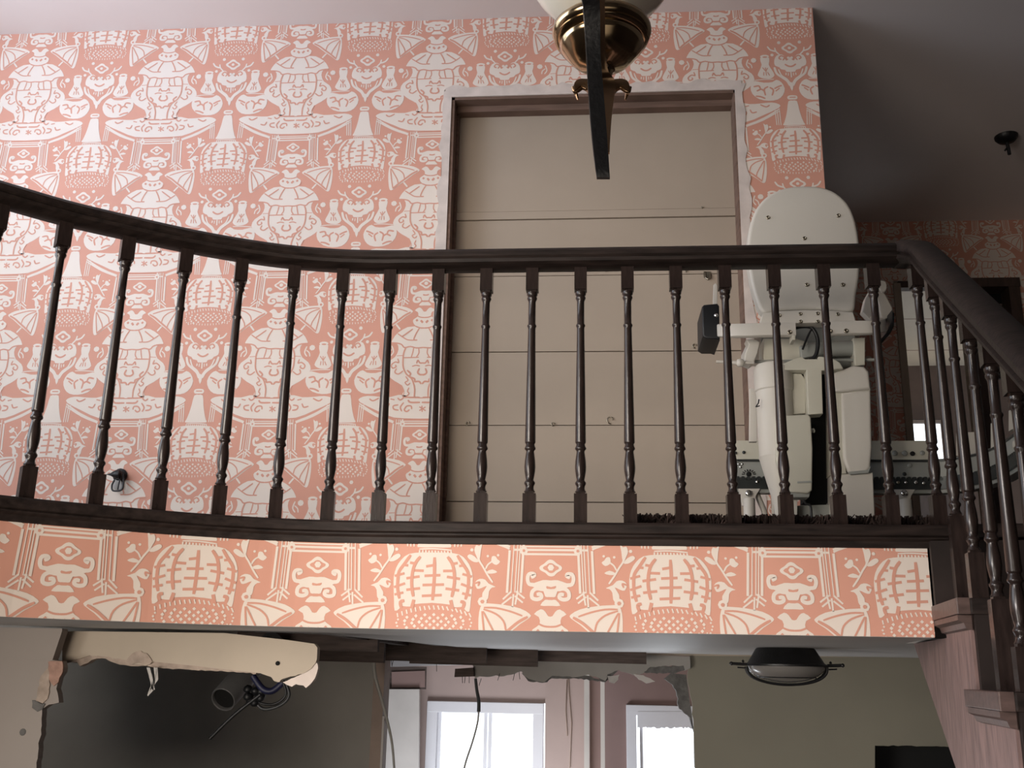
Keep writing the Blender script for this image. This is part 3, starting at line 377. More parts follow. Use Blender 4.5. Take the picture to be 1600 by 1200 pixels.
# balcony path (centre line of the railing) and slab
PATH = [(-2.35, 1.44), (-2.1, 1.74), (-1.88, 1.985), (-1.76, 2.11), (-1.66, 2.22), (-1.552, 2.335), (-1.437, 2.451), (-1.305, 2.553), (-1.174, 2.645), (-1.036, 2.722), (-0.894, 2.78), (-0.753, 2.812), (-0.61, 2.824), (-0.465, 2.825)]
CP = [Vector((p[0], p[1])) for p in crom([(x, y, 0) for x, y in PATH], 4)]
CPX = CP + [Vector((-0.465 + i * .1, 2.825)) for i in range(1, 14)] + [Vector((0.925, 2.825))]
def path3(z, x1=None):
    P = [Vector((p.x, p.y, z)) for p in CPX]
    if x1 is not None: P = [p for p in P if p.x < x1 - .01] + [Vector((x1, 2.825, z))]
    return P
fl = MB(); a = [(p.x, p.y + .0, ZF) for p in CPX] + [(0.925, 2.80, ZF), (2.0, 2.80, ZF), (2.0, 2.80, ZF), (3.3, 2.80, ZF), (3.3, YR + .1, ZF), (0.9, YR + .1, ZF), (0.9, YF + .17, ZF), (-3.5, YF + .17, ZF), (-3.5, 1.44, ZF)]
fl.prism(list(reversed(a)), (0, 0, -.03))
tag(fl.obj('floor_landing', MAT['floor_subfloor']), kind='structure')
# papered fascia
OFF = 0.030
def offp(off):
    out = []
    for i, p in enumerate(CPX):
        d = (CPX[min(i + 1, len(CPX) - 1)] - CPX[max(i - 1, 0)]).normalized(); out.append(p + Vector((d.y, -d.x)) * off)
    return out
FP = offp(OFF); SA = [0.0] * len(FP); i0 = len(CP) - 1; SA[i0] = FP[i0].x
for i in range(i0 + 1, len(FP)): SA[i] = SA[i - 1] + (FP[i] - FP[i - 1]).length
for i in range(i0 - 1, -1, -1): SA[i] = SA[i + 1] - (FP[i + 1] - FP[i]).length
def fmap(s, z, l):
    i = 0
    while i < len(SA) - 2 and SA[i + 1] < s: i += 1
    t = (s - SA[i]) / (SA[i + 1] - SA[i]); p = FP[i].lerp(FP[i + 1], t); d = (FP[i + 1] - FP[i]).normalized(); p = p + Vector((d.y, -d.x)) * l
    return (p.x, p.y, z)
mb = MB(); paper(mb, [(SA[0] + .01, 0.872, ZS + .001, 0.335)], -0.4433 + CELL / 2, 0.1318, fmap, cuts=[SA[i] for i in range(1, i0 + 1)])
paper_obj(mb, 'wall_fascia')
b = MB(); P = [Vector((p.x, p.y, 0)) for p in CPX if p.x < .86]
b.sweep([(-OFF + .004, ZS), (-.01, ZS), (-.01, .35), (-OFF + .004, .35)], P); tag(b.obj('wall_fascia_core', MAT['plaster']), kind='structure')
# ceiling board under the landing, torn off along its far edge
edge = [(1100, 1022), (1004, 1021.5), (960, 1020), (900, 1019), (862, 1018), (812, 1016), (754, 1013), (716, 1010.5), (660, 1006), (635, 1003), (597, 999.5), (560, 995.5), (500, 991), (440, 989), (350, 985.5), (250, 983), (180, 982), (120, 981), (96, 980.5), (0, 977), (-120, 972)]
E_ = [atz(u, v + (0 if u in (1100, -120) else random.uniform(-.6, .6)), ZS) for u, v in edge]
for p in E_:
    if p.y > YB - .02: p *= (YB - .02) / p.y; p.z = ZS
front = [Vector((p.x, p.y, ZS)) for p in offp(OFF - .002) if p.x < .84]
poly_ = [Vector((0.872, 2.80, ZS)), Vector((0.935, 3.28, ZS)), Vector((1.9, 3.3, ZS)), Vector((1.9, YB - .02, ZS)), Vector((0.75, YB - .02, ZS))] + E_ + [Vector((-3.4, 2.6, ZS)), Vector((-3.4, 1.3, ZS))] + front
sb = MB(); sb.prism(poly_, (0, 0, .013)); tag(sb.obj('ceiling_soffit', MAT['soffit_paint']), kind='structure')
# joists in the opened ceiling
jo = MB(); jo.box((-.4, 4.45, .365 - .012), (5.0, 3.3, .02)); cj = tag(jo.obj('ceiling_cavity', MAT['old_joist']), kind='structure')
for k, (u, v) in enumerate(((525, 1006), (640, 1020), (735, 1030), (830, 1028), (930, 1026))):
    Y0, Y1 = (3.75, 4.25, 4.7, 5.0, 5.3)[k], 5.7
    b = MB(); p = at(u, 1008, Y0)
    b.box((p.x, (Y0 + Y1) / 2, .225), (.045, Y1 - Y0, .24)); b.obj('joist', MAT['old_joist'], cj)
for k, (u0, u1, v0, v1, Y) in enumerate(((370, 590, 990, 1012, 4.2), (560, 760, 1000, 1030, 5.1), (640, 840, 1014, 1036, 5.35), (740, 1010, 1014, 1030, 5.5), (495, 600, 1000, 1032, 4.6))):
    p, q = at(u0, (v0 + v1) / 2, Y), at(u1, (v0 + v1) / 2 + 8 * (u1 - u0) / 300, Y); h = (v1 - v0) / F * Y
    b = MB(); b.prism([(p.x, Y, p.z - h / 2 + .0), (q.x, Y, q.z - h / 2), (q.x, Y, q.z + h / 2 + .06), (p.x, Y, p.z + h / 2 + .06)], (0, .035, 0)); b.obj('batten', MAT['old_joist'], cj)
for k in range(11):   # a row of nails and splinters below the opened ceiling
    u = (606, 611, 615, 682, 722, 727, 733, 752, 781, 804, 811)[k]; v = (1030, 1030, 1030, 1038, 1056, 1056, 1056, 1060, 1052, 1052, 1050)[k]
    p = at(u, v, 5.3); b = MB(); b.tube([p, p + Vector((random.uniform(-.012, .012), 0, -.035))], .0016, 5); b.obj('nail', MAT['rack_steel'], cj)
# lower walls
b = MB()
b.prism(px([(-400, 972), (97, 982), (97, 986), (82, 1031), (-400, 1022)], 3.02), (0, .035, 0)); tag(b.obj('beam_left', MAT['wall_lower_paint']), kind='structure')
b = MB(); lw = [(80, 1031)] + jag([(97, 1033), (98, 1050), (90, 1068), (88, 1076), (92, 1098), (76, 1101), (66, 1108), (64, 1140), (57, 1200), (40, 1420)], 1.6, 7, 2)
b.prism(px(lw + [(-400, 1420), (-400, 1022)], 3.035), (0, .028, 0)); tag(b.obj('wall_lower_left', MAT['wall_lower_paint']), kind='structure')
for nm, pts, m in (('exposed_plaster', [(75, 1034), (97, 1033), (98, 1049), (91, 1066), (84, 1072), (76, 1060)], 'plaster_broken'), ('exposed_board', [(62, 1060), (75, 1044), (78, 1070), (74, 1092), (66, 1100), (56, 1095)], 'gypsum'), ('exposed_edge', [(50, 1094), (70, 1100), (66, 1108), (58, 1112), (50, 1106)], 'gypsum_grey')):
    b = MB(); b.prism(px(jag(pts, 1.2, 5, 4, True), 3.031), (0, .008, 0)); o = b.obj(nm, MAT[m]); o.parent = bpy.data.objects['wall_lower_left']
for u, v in ((35, 1144), (63, 1082)):
    b = MB(); p = at(u, v, 3.033); b.lathe([(.004, 0), (.009, .001), (.012, .003), (.0, .004)], p, (0, 1, 0), 9); o = b.obj('chip', MAT['gypsum_grey']); o.parent = bpy.data.objects['wall_lower_left']
wall('wall_lower_dark', [(-4.2, at(586, 1100, 5.2).x, 5.2, 5.3, ZL, .36)], 'wall_grey_dark')
b = MB(); p = at(592, 1100, 5.12); b.box((p.x, 5.16, -.95), (.052, .14, 2.6)); tag(b.obj('trim_stud', MAT['hall_trim']), kind='structure')
b = MB(); p = at(597.5, 1150, 5.08); b.box((p.x, 5.088, -.75), (.010, .012, 1.05)); tag(b.obj('trim_stud_edge', MAT['panel_pale']), kind='structure')
# olive wall under the landing with its broken-out opening
RW = [(1004, 1023.5), (1500, 1027), (1620, 1028), (1620, 1500), (1087, 1500), (1086, 1200)] + jag([(1084, 1140), (1082, 1110), (1078, 1082), (1072, 1057), (1049, 1053), (1037, 1059)], 1.3, 6, 5)
h0 = px(RW, YB)
def ring_wall(name, pts, Y, m, th=.02):
    b = MB(); b.prism(px(pts, Y), (0, th, 0)); return b.obj(name, MAT[m])
tag(ring_wall('wall_lower_right', [(1078, 1024), (1367, 1026), (1367, 1500), (1087, 1500), (1086, 1200)] + jag([(1084, 1140), (1082, 1110), (1078, 1082), (1074, 1057)], 1.3, 6, 5), YB, 'wall_olive'), kind='structure')
tag(ring_wall('wall_lower_right_side', [(1367, 1026), (1760, 1030), (1760, 1500), (1520, 1500), (1520, 1169)] + jag([(1500, 1168), (1470, 1166.5), (1440, 1166), (1410, 1165), (1367, 1165)], .9, 7, 8), YB, 'wall_olive'), kind='structure')
tag(ring_wall('wall_lower_hole', [(1340, 1140), (1560, 1140), (1560, 1500), (1340, 1500)], YB + .25, 'void_black'), kind='structure')
b = MB(); b.prism(px([(1004, 1021), (1700, 1027), (1700, 1029.5), (1004, 1024)], YB - .012), (0, .02, 0)); tag(b.obj('trim_ceiling_line', MAT['drywall_beige']), kind='structure')
# room behind the opening: rose walls, two windows
YP = 7.6
P1 = [at(668, 1095, YP), at(850, 1420, YP)]; P2 = [at(978, 1101, YP), at(1130, 1420, YP)]
X0, X1, X2, X3, X4 = at(560, 1100, YP).x, P1[0].x, P1[1].x, at(946, 1100, YP).x, at(1240, 1100, YP).x
wall('wall_back_left', [(X0 - 1.2, X1, YP, YP + .1, ZL, .36), (X1, X2, YP, YP + .1, P1[0].z, .36), (X1, X2, YP, YP + .1, ZL, -1.75), (X2, at(922, 1100, YP).x, YP, YP + .1, ZL, .36)], 'wall_rose')
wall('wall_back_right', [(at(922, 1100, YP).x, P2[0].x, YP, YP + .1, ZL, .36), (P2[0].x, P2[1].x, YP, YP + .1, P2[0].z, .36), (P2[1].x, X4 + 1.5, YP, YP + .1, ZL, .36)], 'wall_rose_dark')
wall('ceiling_back_room', [(-3.5, 3.2, YB + .02, YP + .1, .2, .3)], 'panel_pale')
b = MB(); a0, a1 = at(916.5, 1054, 6.5), at(918, 1200, 6.5); b.box((a0.x, 6.5, -.95), (.03, .03, 2.4)); tag(b.obj('trim_corner_bead', MAT['panel_pale']), kind='structure')
b = MB(); b.box((at(930, 1100, 6.52).x, 6.56, -.95), (.066, .1, 2.4)); tag(b.obj('trim_partition_stud', MAT['wall_rose_dark']), kind='structure')
b = MB(); b.box((at(941.5, 1100, 6.48).x, 6.5, -1.05), (.025, .03, 2.2)); tag(b.obj('trim_partition_edge', MAT['panel_pale']), kind='structure')
wall('wall_partition_face', [(at(852, 1100, 6.6).x, at(915, 1100, 6.6).x, 6.6, 6.63, ZL, .25)], 'wall_rose')
for pts in ([(888, 1052), (889, 1080), (893, 1130), (890, 1200)], [(886, 1062), (884, 1110), (886, 1150)]):
    b = MB(); b.tube(px(pts, 6.597), .003, 5); tag(b.obj('trim_crack', MAT['hall_trim']), kind='structure')
def window(name, u0, u1, v0, glass, Y, fr):
    zb = -1.75; p = at(u0, v0, Y); q = at(u1, v0, Y); w = MB()
    t = fr
    w.box((p.x + t / 2, Y - .005, (p.z + zb) / 2), (t, .07, p.z - zb), bev=.006); w.box((q.x - t / 2, Y - .005, (p.z + zb) / 2), (t, .07, p.z - zb), bev=.006)
    w.box(((p.x + q.x) / 2, Y - .006, p.z - t / 2), (q.x - p.x, .07, t), bev=.006); w.box(((p.x + q.x) / 2, Y - .006, zb + t / 2), (q.x - p.x, .1, t), bev=.006)
    o = tag(w.obj(name, MAT['frame_white']), kind='structure')
    for g0, g1, gt in glass:
        a = at(g0, gt, Y + .03); c = at(g1, gt, Y + .03)
        w = MB(); s = .022
        w.box((a.x - s / 2, Y + .03, (a.z + zb) / 2), (s, .04, a.z - zb)); w.box((c.x + s / 2, Y + .03, (a.z + zb) / 2), (s, .04, a.z - zb)); w.box(((a.x + c.x) / 2, Y + .03, a.z + s / 2), (c.x - a.x, .04, s))
        w.box(((a.x + c.x) / 2, Y + .03, zb + .06), (c.x - a.x, .04, .05))
        so = w.obj('sash', MAT['frame_white'], o)
        w = MB(); w.box(((a.x + c.x) / 2, Y + .04, (a.z + zb) / 2), (c.x - a.x, .004, a.z - zb)); w.obj('pane', MAT['window_glass'], so)
    return o
window('window_1', 669, 850, 1095, [(690, 757, 1112), (769, 835, 1112)], YP, .075)
d2 = window('window_2', 978, 1120, 1101, [(1004, 1098, 1126)], YP, .07)
w = MB(); e = jag([(996, 1137), (1098, 1138)], 1.6, 3, 9); w.prism(px([(996, 1112), (1099, 1112)] + list(reversed(e)), YP - .045), (0, .006, 0))
tag(w.obj('valance', MAT['frame_white']), 'pale valance with a frayed hem across the top of the right hand window below', 'curtain')
tag(ring_wall('trim_white_strip', [(600, 1028), (668, 1025), (722, 1034), (722, 1039), (600, 1042)], 6.1, 'frame_white', .03), kind='structure')
tag(ring_wall('trim_pale_panel', [(603, 1077), (655, 1077), (653, 1420), (601, 1420)], 7.3, 'panel_pale', .04), kind='structure')
tag(ring_wall('trim_vent_recess', [(600, 1042), (666, 1042), (665, 1077), (600, 1077)], 7.34, 'old_joist', .02), kind='structure')
tag(ring_wall('trim_vent_lip', [(612, 1050), (664, 1048), (664, 1074), (612, 1074)], 7.33, 'wall_rose_dark', .01), kind='structure')
# outer shell (out of frame) so that only windows and the added fill lamps give light
wall('floor_lower', [(-4.2, 3.4, -3.3, YP + .1, ZL - .1, ZL)], 'floor_subfloor')
wall('wall_left', [(-3.6, -3.5, -3.2, 0.6, ZL, ZC), (-3.6, -3.5, 3.3, YF + .2, ZL, ZC), (-3.6, -3.5, .6, 3.3, ZL, .5), (-3.6, -3.5, .6, 3.3, 2.8, ZC), (-4.2, -3.5, YF, YP, ZL, .36)], 'shell_wall')
wall('wall_right', [(3.3, 3.4, -3.2, YH + .1, ZL, ZC), (3.2, 3.3, YB, YP + .1, ZL, .36)], 'shell_wall')
wall('wall_back', [(-3.6, 3.4, -3.3, -3.2, ZL, ZC)], 'shell_wall')
# ------------------------------------------------------------------ balcony railing
br = empty('balcony_railing', (0, 2.82, ZF), 'long curved dark wooden balcony railing running across the upper landing', 'railing')
hp = [(-.040, 1.158), (-.042, 1.168), (-.034, 1.172), (-.040, 1.178), (-.040, 1.192), (-.030, 1.203), (-.012, 1.209), (.012, 1.209), (.030, 1.203), (.040, 1.192), (.040, 1.178), (.034, 1.172), (.042, 1.168), (.040, 1.158), (.020, 1.146), (-.020, 1.146)]
b = MB(); b.sweep(hp, [Vector((p.x, p.y, 0)) for p in CPX if p.x < .90] + [Vector((.9, 2.825, 0))]); b.obj('handrail', MAT['wood_dark'], br, 40)
b = MB(); P = [Vector((p.x, p.y, 0)) for p in CPX if p.x < .93]
b.sweep([(-.040, .358), (-.046, .362), (-.046, .384), (-.042, .390), (.040, .390), (.040, .358)], P)
b.sweep([(-.022, .326), (-.034, .330), (-.036, .346), (-.043, .352), (-.043, .357), (.02, .357), (.02, .326)], P)
b.obj('base_rail', MAT['wood_dark'], br, 30)
K = .00182; ZS_ = .755 / 397
def baluster_mesh(h, base, top, seg=16):
    """square base and top blocks, turned between; h total height"""
    m = MB(); a = .0182
    def block(z0, z1, up):
        t = bmesh.new(); bmesh.ops.create_cube(t, size=1.0)
        for v in t.verts: v.co = Vector((v.co.x * 2 * a, v.co.y * 2 * a, z0 + (v.co.z + .5) * (z1 - z0)))
        ed = [e for e in t.edges if all(abs(v.co.z - (z1 if up else z0)) < 1e-5 for v in e.verts)]
        bmesh.ops.bevel(t, geom=ed, offset=.006, segments=2, affect='EDGES'); m.add(t)
    block(0, base, True); block(h - top, h, False)
    turned_lo = [(8.9, 0), (7.0, 3), (6.3, 6), (6.7, 9), (8.4, 12), (8.5, 14), (7.0, 16), (6.0, 18), (7.2, 24), (8.3, 31), (8.7, 37), (8.2, 46), (7.0, 55), (6.2, 60), (6.6, 62), (8.6, 64), (8.7, 66), (7.2, 69), (6.8, 72), (8.0, 73.5), (8.4, 75)]
    turned_hi = [(6.0, 54.5), (6.2, 57), (7.4, 59), (7.4, 61), (5.9, 63), (5.9, 80), (5.9, 99), (6.6, 101), (8.1, 104), (8.1, 106), (7.0, 108), (8.6, 110.5), (8.6, 112), (8.9, 114)]
    z1 = h - top; hi = [(r * K, z1 - (114 - q) * ZS_) for r, q in turned_hi]; lo = [(r * K, base + q * ZS_) for r, q in turned_lo]
    m.lathe(lo + hi, (0, 0, 0), n=seg)
    bmesh.ops.recalc_face_normals(m.b, faces=m.b.faces[:])
    me = bpy.data.meshes.new('baluster'); m.b.to_mesh(me); m.b.free(); me.materials.append(MAT['wood_baluster']); me.set_sharp_from_angle(angle=math.radians(42)); return me
BM = baluster_mesh(.762, .092, .078)
BX = [(-1.88, 1.985), (-1.77, 2.10), (-1.66, 2.22), (-1.552, 2.335), (-1.437, 2.451), (-1.305, 2.553), (-1.174, 2.645), (-1.036, 2.722), (-.894, 2.78), (-.753, 2.812), (-.611, 2.824)] + [(x, 2.825) for x in (-.465, -.3215, -.1855, -.043, .094, .2345, .3755, .5165, .657, .796, .9195)]
for x, y in BX:
    o = link('baluster', BM, br); o.location = Vector((x, y, .388))
    i = min(range(len(CPX) - 1), key=lambda k: (CPX[k] - Vector((x, y))).length); d = CPX[min(i + 1, len(CPX) - 1)] - CPX[max(i - 1, 0)]
    o.rotation_euler.z = math.atan2(d.y, d.x)

# ------------------------------------------------------------------ stairs running down towards the camera
TD = Vector((-.130, -.9915, 0)); TR = Vector((.9915, -.130, 0)); TO = Vector((.868, 2.786, 0)); RT = Matrix((TR, -TD, Vector((0, 0, 1)))).transposed()
def sp(s, w, z): return TO + TD * s + TR * w + Vector((0, 0, z))
RISE, RUN = .2035, .3127
def tz(n): return .3835 - RISE * n
def ns(n): return .3106 + RUN * (n - 1)
st_ = empty('staircase', sp(.3, .5, ZL), 'dark wooden open staircase descending from the landing at the right edge', 'staircase')
SWD = 1.02
for n in range(1, 13):
    s1 = ns(n); s0 = s1 - RUN - .03
    b = MB(); b.box(sp((s0 + s1) / 2, SWD / 2 + .014, tz(n) - .019), (SWD - .028, s1 - s0, .038), RT, bev=.006); t = b.obj('tread', MAT['wood_dark'], st_)
    b = MB(); b.prism([sp(s0 + .015, 0, tz(n) - .037), sp(s0 + .015, 0, tz(n)), sp(s1, 0, tz(n)), sp(s1, 0, tz(n) - .037)], TR * .029, bev=.003); b.obj('nosing_return', MAT['tread_wood_lit'], t)
    if n < 4:
        b = MB(); q = [(0, -.038), (.0, -.050), (.012, -.056), (.016, -.068), (.03, -.072), (.03, -.038)]
        b.prism([sp(s0 + .02, .004 + a, tz(n) + z) for a, z in q], TD * (s1 - s0 - .04)); b.obj('cove_molding', MAT['tread_wood_lit'], t)
    b = MB(); s = ns(n) - RUN - .028 if n > 1 else .002
    b.box(sp(s + .012, SWD / 2 + .003, tz(n) + RISE / 2 - .019), (SWD - .006 if n == 1 else SWD - .07, .022, RISE - .038), RT); b.obj('riser', MAT['riser_dark'], st_)
    if n < 8:
        b = MB(); b.box(sp((s0 + s1) / 2 - .02, SWD / 2 + .06, tz(n) + .006), (SWD - .24, s1 - s0 - .02, .012), RT, bev=.004); b.obj('stair_carpet', MAT['carpet_brown'], st_)
b = MB(); b.box(sp(-.03, SWD / 2 + .05, .372), (SWD - .1, .10, .036), RT, bev=.006); b.obj('landing_nosing', MAT['wood_dark'], st_)
# cut stringer on the open side
pts = []
zl = lambda s: .10 - .656 * (s + .535)
N = 11
pts = [(-.42, ZS + .0), (-.012, ZS), (-.012, tz(1) - .038)]
for n in range(1, N + 1):
    se = ns(n) - .028
    pts.append((se, tz(n) - .038)); pts.append((se, tz(n + 1) - .038))
send = ns(N) - .028; pts.append((send, zl(send)))
pts.append((-.535, ZS - .0))
b = MB(); b.prism([sp(s, .031, z) for s, z in pts], TR * .03); b.obj('stringer', MAT['stair_wood'], st_)
b = MB(); b.prism([sp(-.53, .062, ZS - .02), sp(send, .062, zl(send)), sp(send, SWD, zl(send)), sp(-.53, SWD, ZS - .02)], (0, 0, .015)); b.obj('soffit_panel', MAT['stair_wood'], st_)
b = MB(); b.box(sp(1.4, SWD + .02, -.6), (.03, 3.6, 2.6), RT); b.obj('stringer', MAT['wood_dark'], st_)
# stair railing
sr = empty('stair_railing', sp(.3, .06, tz(1)), 'sloping dark handrail with turned balusters beside the staircase at right', 'railing')
SBS = [(1, .125), (1, .288)] + [(n, ns(n) - .188 + k * .157 - .03 + .06) for n in range(2, 6) for k in (0, 1)]
def railz(s): return 1.148 - .672 * max(0, s + .02)
hw = [(a, h - 1.146) for a, h in hp]
pts = [sp(s, .055, railz(s)) for s in [-.045, -.02] + [i * .1 for i in range(1, 26)]]
rp = []
b = MB(); P = [sp(-.075, .055, 1.146), sp(-.03, .055, 1.143)] + [sp(s, .055, railz(s)) for s in [.03 + i * .12 for i in range(20)]]
P[0].x = .885; P[1].x = .893
b.sweep([(a * 1.0, h * 1.18) for a, h in hw], P); b.obj('handrail', MAT['wood_dark'], sr, 40)
hgt = {}
for n, s in SBS:
    h = railz(s) - tz(n) + .012; k = round(h, 2)
    if k not in hgt: hgt[k] = baluster_mesh(h, .092 + max(0, h - .755), .09, 16)
    o = link('baluster', hgt[k], sr); o.location = sp(s, .055, tz(n)); o.rotation_euler.z = math.atan2(TR.y, TR.x)

# ------------------------------------------------------------------ carpet left rolled along the landing edge
cp = MB(); pr = []
cx = [.10 + .86 * i / 40 for i in range(41)]
rr = random.Random(11)
for x0, x1, y0, y1, h in ((.10, .96, 2.90, 3.9, .026),):
    cp.box(((x0 + x1) / 2, (y0 + y1) / 2, ZF + h / 2), (x1 - x0, y1 - y0, h), bev=.008)
cp.box((1.95, 4.65, ZF + .012), (1.88, 3.3, .024))
co = tag(cp.obj('carpet', MAT['carpet_brown']), 'frayed dark brown carpet edge lying on the landing behind the balusters', 'carpet')
tb = MB()
for i in range(2600):
    x = rr.uniform(.10, .97); y = 2.893 + abs(rr.gauss(0, .035)); h = rr.uniform(.010, .030) * (1 if y < 2.93 else .8); z = ZF + .018
    q = Vector((x, y, z)); d = Vector((rr.gauss(0, .012), rr.gauss(-.004, .01), h)); w = rr.uniform(.002, .0045); a = rr.uniform(0, PI)
    e = Vector((math.cos(a) * w, math.sin(a) * w, 0)); g = Vector((-e.y, e.x, 0))
    vs = [tb.b.verts.new(q + e), tb.b.verts.new(q - e * .5 + g), tb.b.verts.new(q - e * .5 - g)]; m = [tb.b.verts.new(q + d + (v.co - q) * .8) for v in vs]
    for k in range(3): tb.b.faces.new([vs[k], vs[(k + 1) % 3], m[(k + 1) % 3], m[k]])
    tb.b.faces.new(m)
o = tb.obj('pile_tufts', MAT['carpet_brown'], co); o['kind'] = 'stuff'

# ------------------------------------------------------------------ stairlift: rail
rl = empty('stairlift_rail', (.82, 3.55, ZF), 'pale steel stairlift rail with black toothed rack along the landing floor', 'rail')
RP = [Vector(p) for p in crom([(.470, 3.55, 0), (.8, 3.55, 0), (1.10, 3.55, 0), (1.19, 3.53, 0), (1.255, 3.46, 0), (1.285, 3.33, 0), (1.275, 3.15, 0), (1.255, 2.98, 0)], 4)]
def rsweep(nm, a0, a1, z0, z1, m, x0=None, x1=None, bev=0):
    P = [p for p in RP if (x0 is None or p.x >= x0 or p.y < 3.5) and (x1 is None or (p.x <= x1 and p.y > 3.4))]
    b = MB(); b.sweep([(a0, z0), (a1, z0), (a1, z1), (a0, z1)], P, smooth=False); return b.obj(nm, MAT[m], rl, 30)
rsweep('rail_web', -.006, .03, .634, .722, 'lift_grey'); rsweep('flange', -.012, .03, .712, .7185, 'rack_steel')
rsweep('rail_strip', -.012, .03, .603, .618, 'lift_grey'); rsweep('rack', -.022, .02, .615, .645, 'rack_steel')
b = MB(); L = 0.0
for i in range(len(RP) - 1):
    A, B = RP[i], RP[i + 1]; d = (B - A); ln = d.length; d.normalize(); nr = Vector((-d.y, d.x, 0)); q = 0
    while L < ln:
        c = A + d * L; P = [c + nr * -.022 + d * k + Vector((0, 0, z)) for k, z in ((-.0075, .644), (.0075, .644), (.0045, .658), (-.0045, .658))]
        b.prism(P, nr * .03); L += .018
    L -= ln
b.obj('rack_teeth', MAT['rack_steel'], rl)['kind'] = 'stuff'
b = MB(); b.sweep([(-.012, .720), (.03, .720), (.03, .786), (-.012, .786)], [p for p in RP if p.x < 1.17 and p.y > 3.5], smooth=False); b.obj('rail_cap', MAT['lift_beige'], rl)
for (u0, u1, a, c, e, g, Y) in ((1494, 1524, 676, 675, 708, 712, 3.47), (1548, 1562, 662, 655, 694, 700, 3.33), (1576, 1586, 642, 637, 668, 674, 3.18), (1582, 1600, 690, 678, 690, 700, 3.08)):
    b = MB(); b.prism(px([(u0, a), (u1, c), (u1, e), (u0, g)], Y), (.012, .012, 0)); b.obj('curve_plate', MAT['lift_white'], rl)
for u, v, m, r in ((1162, 707, 'rack_steel', 2.4), (1149, 708, 'rack_steel', 2.4), (1398, 708.5, 'lift_grey', 4.2), (1413.5, 708.5, 'lift_grey', 4.2), (1425.5, 709, 'void_black', 3.6), (1441, 708, 'lift_grey', 3.5), (1421, 727, 'lift_grey', 3.6), (1271, 704, 'screw_steel', 1.6), (1183, 753, 'chrome', 2.6), (1403, 754, 'screw_steel', 2.4), (1415, 754, 'chrome', 2.4), (1431, 754, 'chrome', 3), (1443, 755, 'chrome', 2.6), (1413, 741, 'rack_steel', 3)):
    Y = 3.538 if v < 720 else 3.544 if v < 748 else 3.528
    b = MB(); q = r / F * 3.6; b.lathe([(q, 0), (q, .004), (q * .6, .006), (.0001, .0055)], at(u, v, Y - .001), (0, -1, 0), 12); b.obj('bolt', MAT[m], rl)
b = MB(); p = at(1170, 741, 3.544)   # round cut-out mark with ticks around it
b.lathe([(.009, 0), (.009, .002), (.0001, .002)], p, (0, -1, 0), 12)
for k in range(8):
    a = PI * k / 7; d = Vector((math.cos(a), 0, math.sin(a) * .7)); b.tube([p + d * .014 + Vector((0, -.002, 0)), p + d * .024 + Vector((0, -.002, 0))], .0018, 5)
b.obj('cutout', MAT['void_black'], rl)
b = MB(); p = at(1157, 727, 3.543)
for k in range(3): b.lathe([(.005, 0), (.004, .002), (.0001, .003)], p + Vector(((-.006, .006, 0)[k], 0, (.004, .004, -.006)[k])), (0, -1, 0), 8)
b.obj('rivet', MAT['chrome'], rl)
for u, s in ((1169, 1), (1412, 1)):   # feet
    ft = MB(); p = at(u, 760, 3.53)
    ft.prism(px([(u - 17, 759), (u + 22, 759), (u + 12, 775), (u + 10, 790), (u - 9, 790), (u - 12, 775)], 3.53), (0, .015, 0), bev=.003)
    ft.lathe([(.020, 0), (.020, .16), (.018, .165)], (p.x, 3.525, ZF + .03), n=16); ft.lathe([(.045, 0), (.045, .010), (.02, .014)], (p.x, 3.525, ZF + .0275), n=16)
    f = ft.obj('foot', MAT['lift_white'], rl, 40)
    b = MB(); b.lathe([(.0115, 0), (.0115, .006), (.007, .009), (.0001, .009)], at(u + .5, 771, 3.528), (0, -1, 0), 10); b.obj('foot_bolt', MAT['chrome'], f)
b = MB(); b.prism(px([(1562, 741), (1571, 738), (1575, 748), (1576, 800), (1566, 803), (1563, 775)], 3.14), (.01, .02, 0), bev=.003); b.obj('curve_foot', MAT['lift_white'], rl)
b = MB(); b.tube(crom(px([(1183, 772), (1188, 785), (1194, 800), (1197, 826)], 3.56), 4), .010, 8); b.tube(crom(px([(1208, 772), (1209, 800), (1209, 826)], 3.56), 3), .008, 8); b.obj('brace', MAT['lift_white'], rl)

# ------------------------------------------------------------------ stairlift: chair (its back towards us)
CY = 3.22
ch = empty('stairlift_chair', (at(1257, 600, CY).x, CY + .15, ZF), 'white stairlift chair seen from behind, parked on the landing', 'stairlift')
def shell(nm, pts, Y, th, m, bev=.006, par=None, smooth=0):
    P = px(pts, Y)
    if smooth: P = crom(P, smooth, True)
    b = MB(); b.prism(P, (0, th, 0), bev=bev, seg=3); return b.obj(nm, MAT[m], par or ch, 40)
bk = shell('backrest', [(1168, 400), (1169, 372), (1174, 345), (1184, 322), (1202, 304), (1228, 293), (1256, 290), (1284, 292), (1307, 301), (1325, 318), (1336, 342), (1342, 372), (1344, 402), (1343, 432), (1338, 462), (1333, 486), (1300, 484), (1257, 483), (1215, 485), (1192, 488), (1181, 466), (1173, 436)], CY, .045, 'lift_white', .012, None, 3)
ap = shell('mounting_band', [(1192, 489), (1215, 486), (1257, 484), (1300, 485), (1333, 487), (1338, 503), (1187, 506)], CY - .004, .05, 'lift_white', .004)
def screw(u, v, Y, par, r=3.6):
    b = MB(); q = r / F * CY; p = at(u, v, Y); b.lathe([(q, 0), (q, .002), (q * .75, .0045), (q * .45, .0045), (q * .4, .002), (.0001, .002)], p + Vector((0, .001, 0)), (0, -1, 0), 12); b.obj('screw', MAT['screw_steel'], par)
for u, v in ((1200, 340), (1310, 337), (1257, 372.5), (1261, 445), (1317, 445)): screw(u, v, CY, bk)
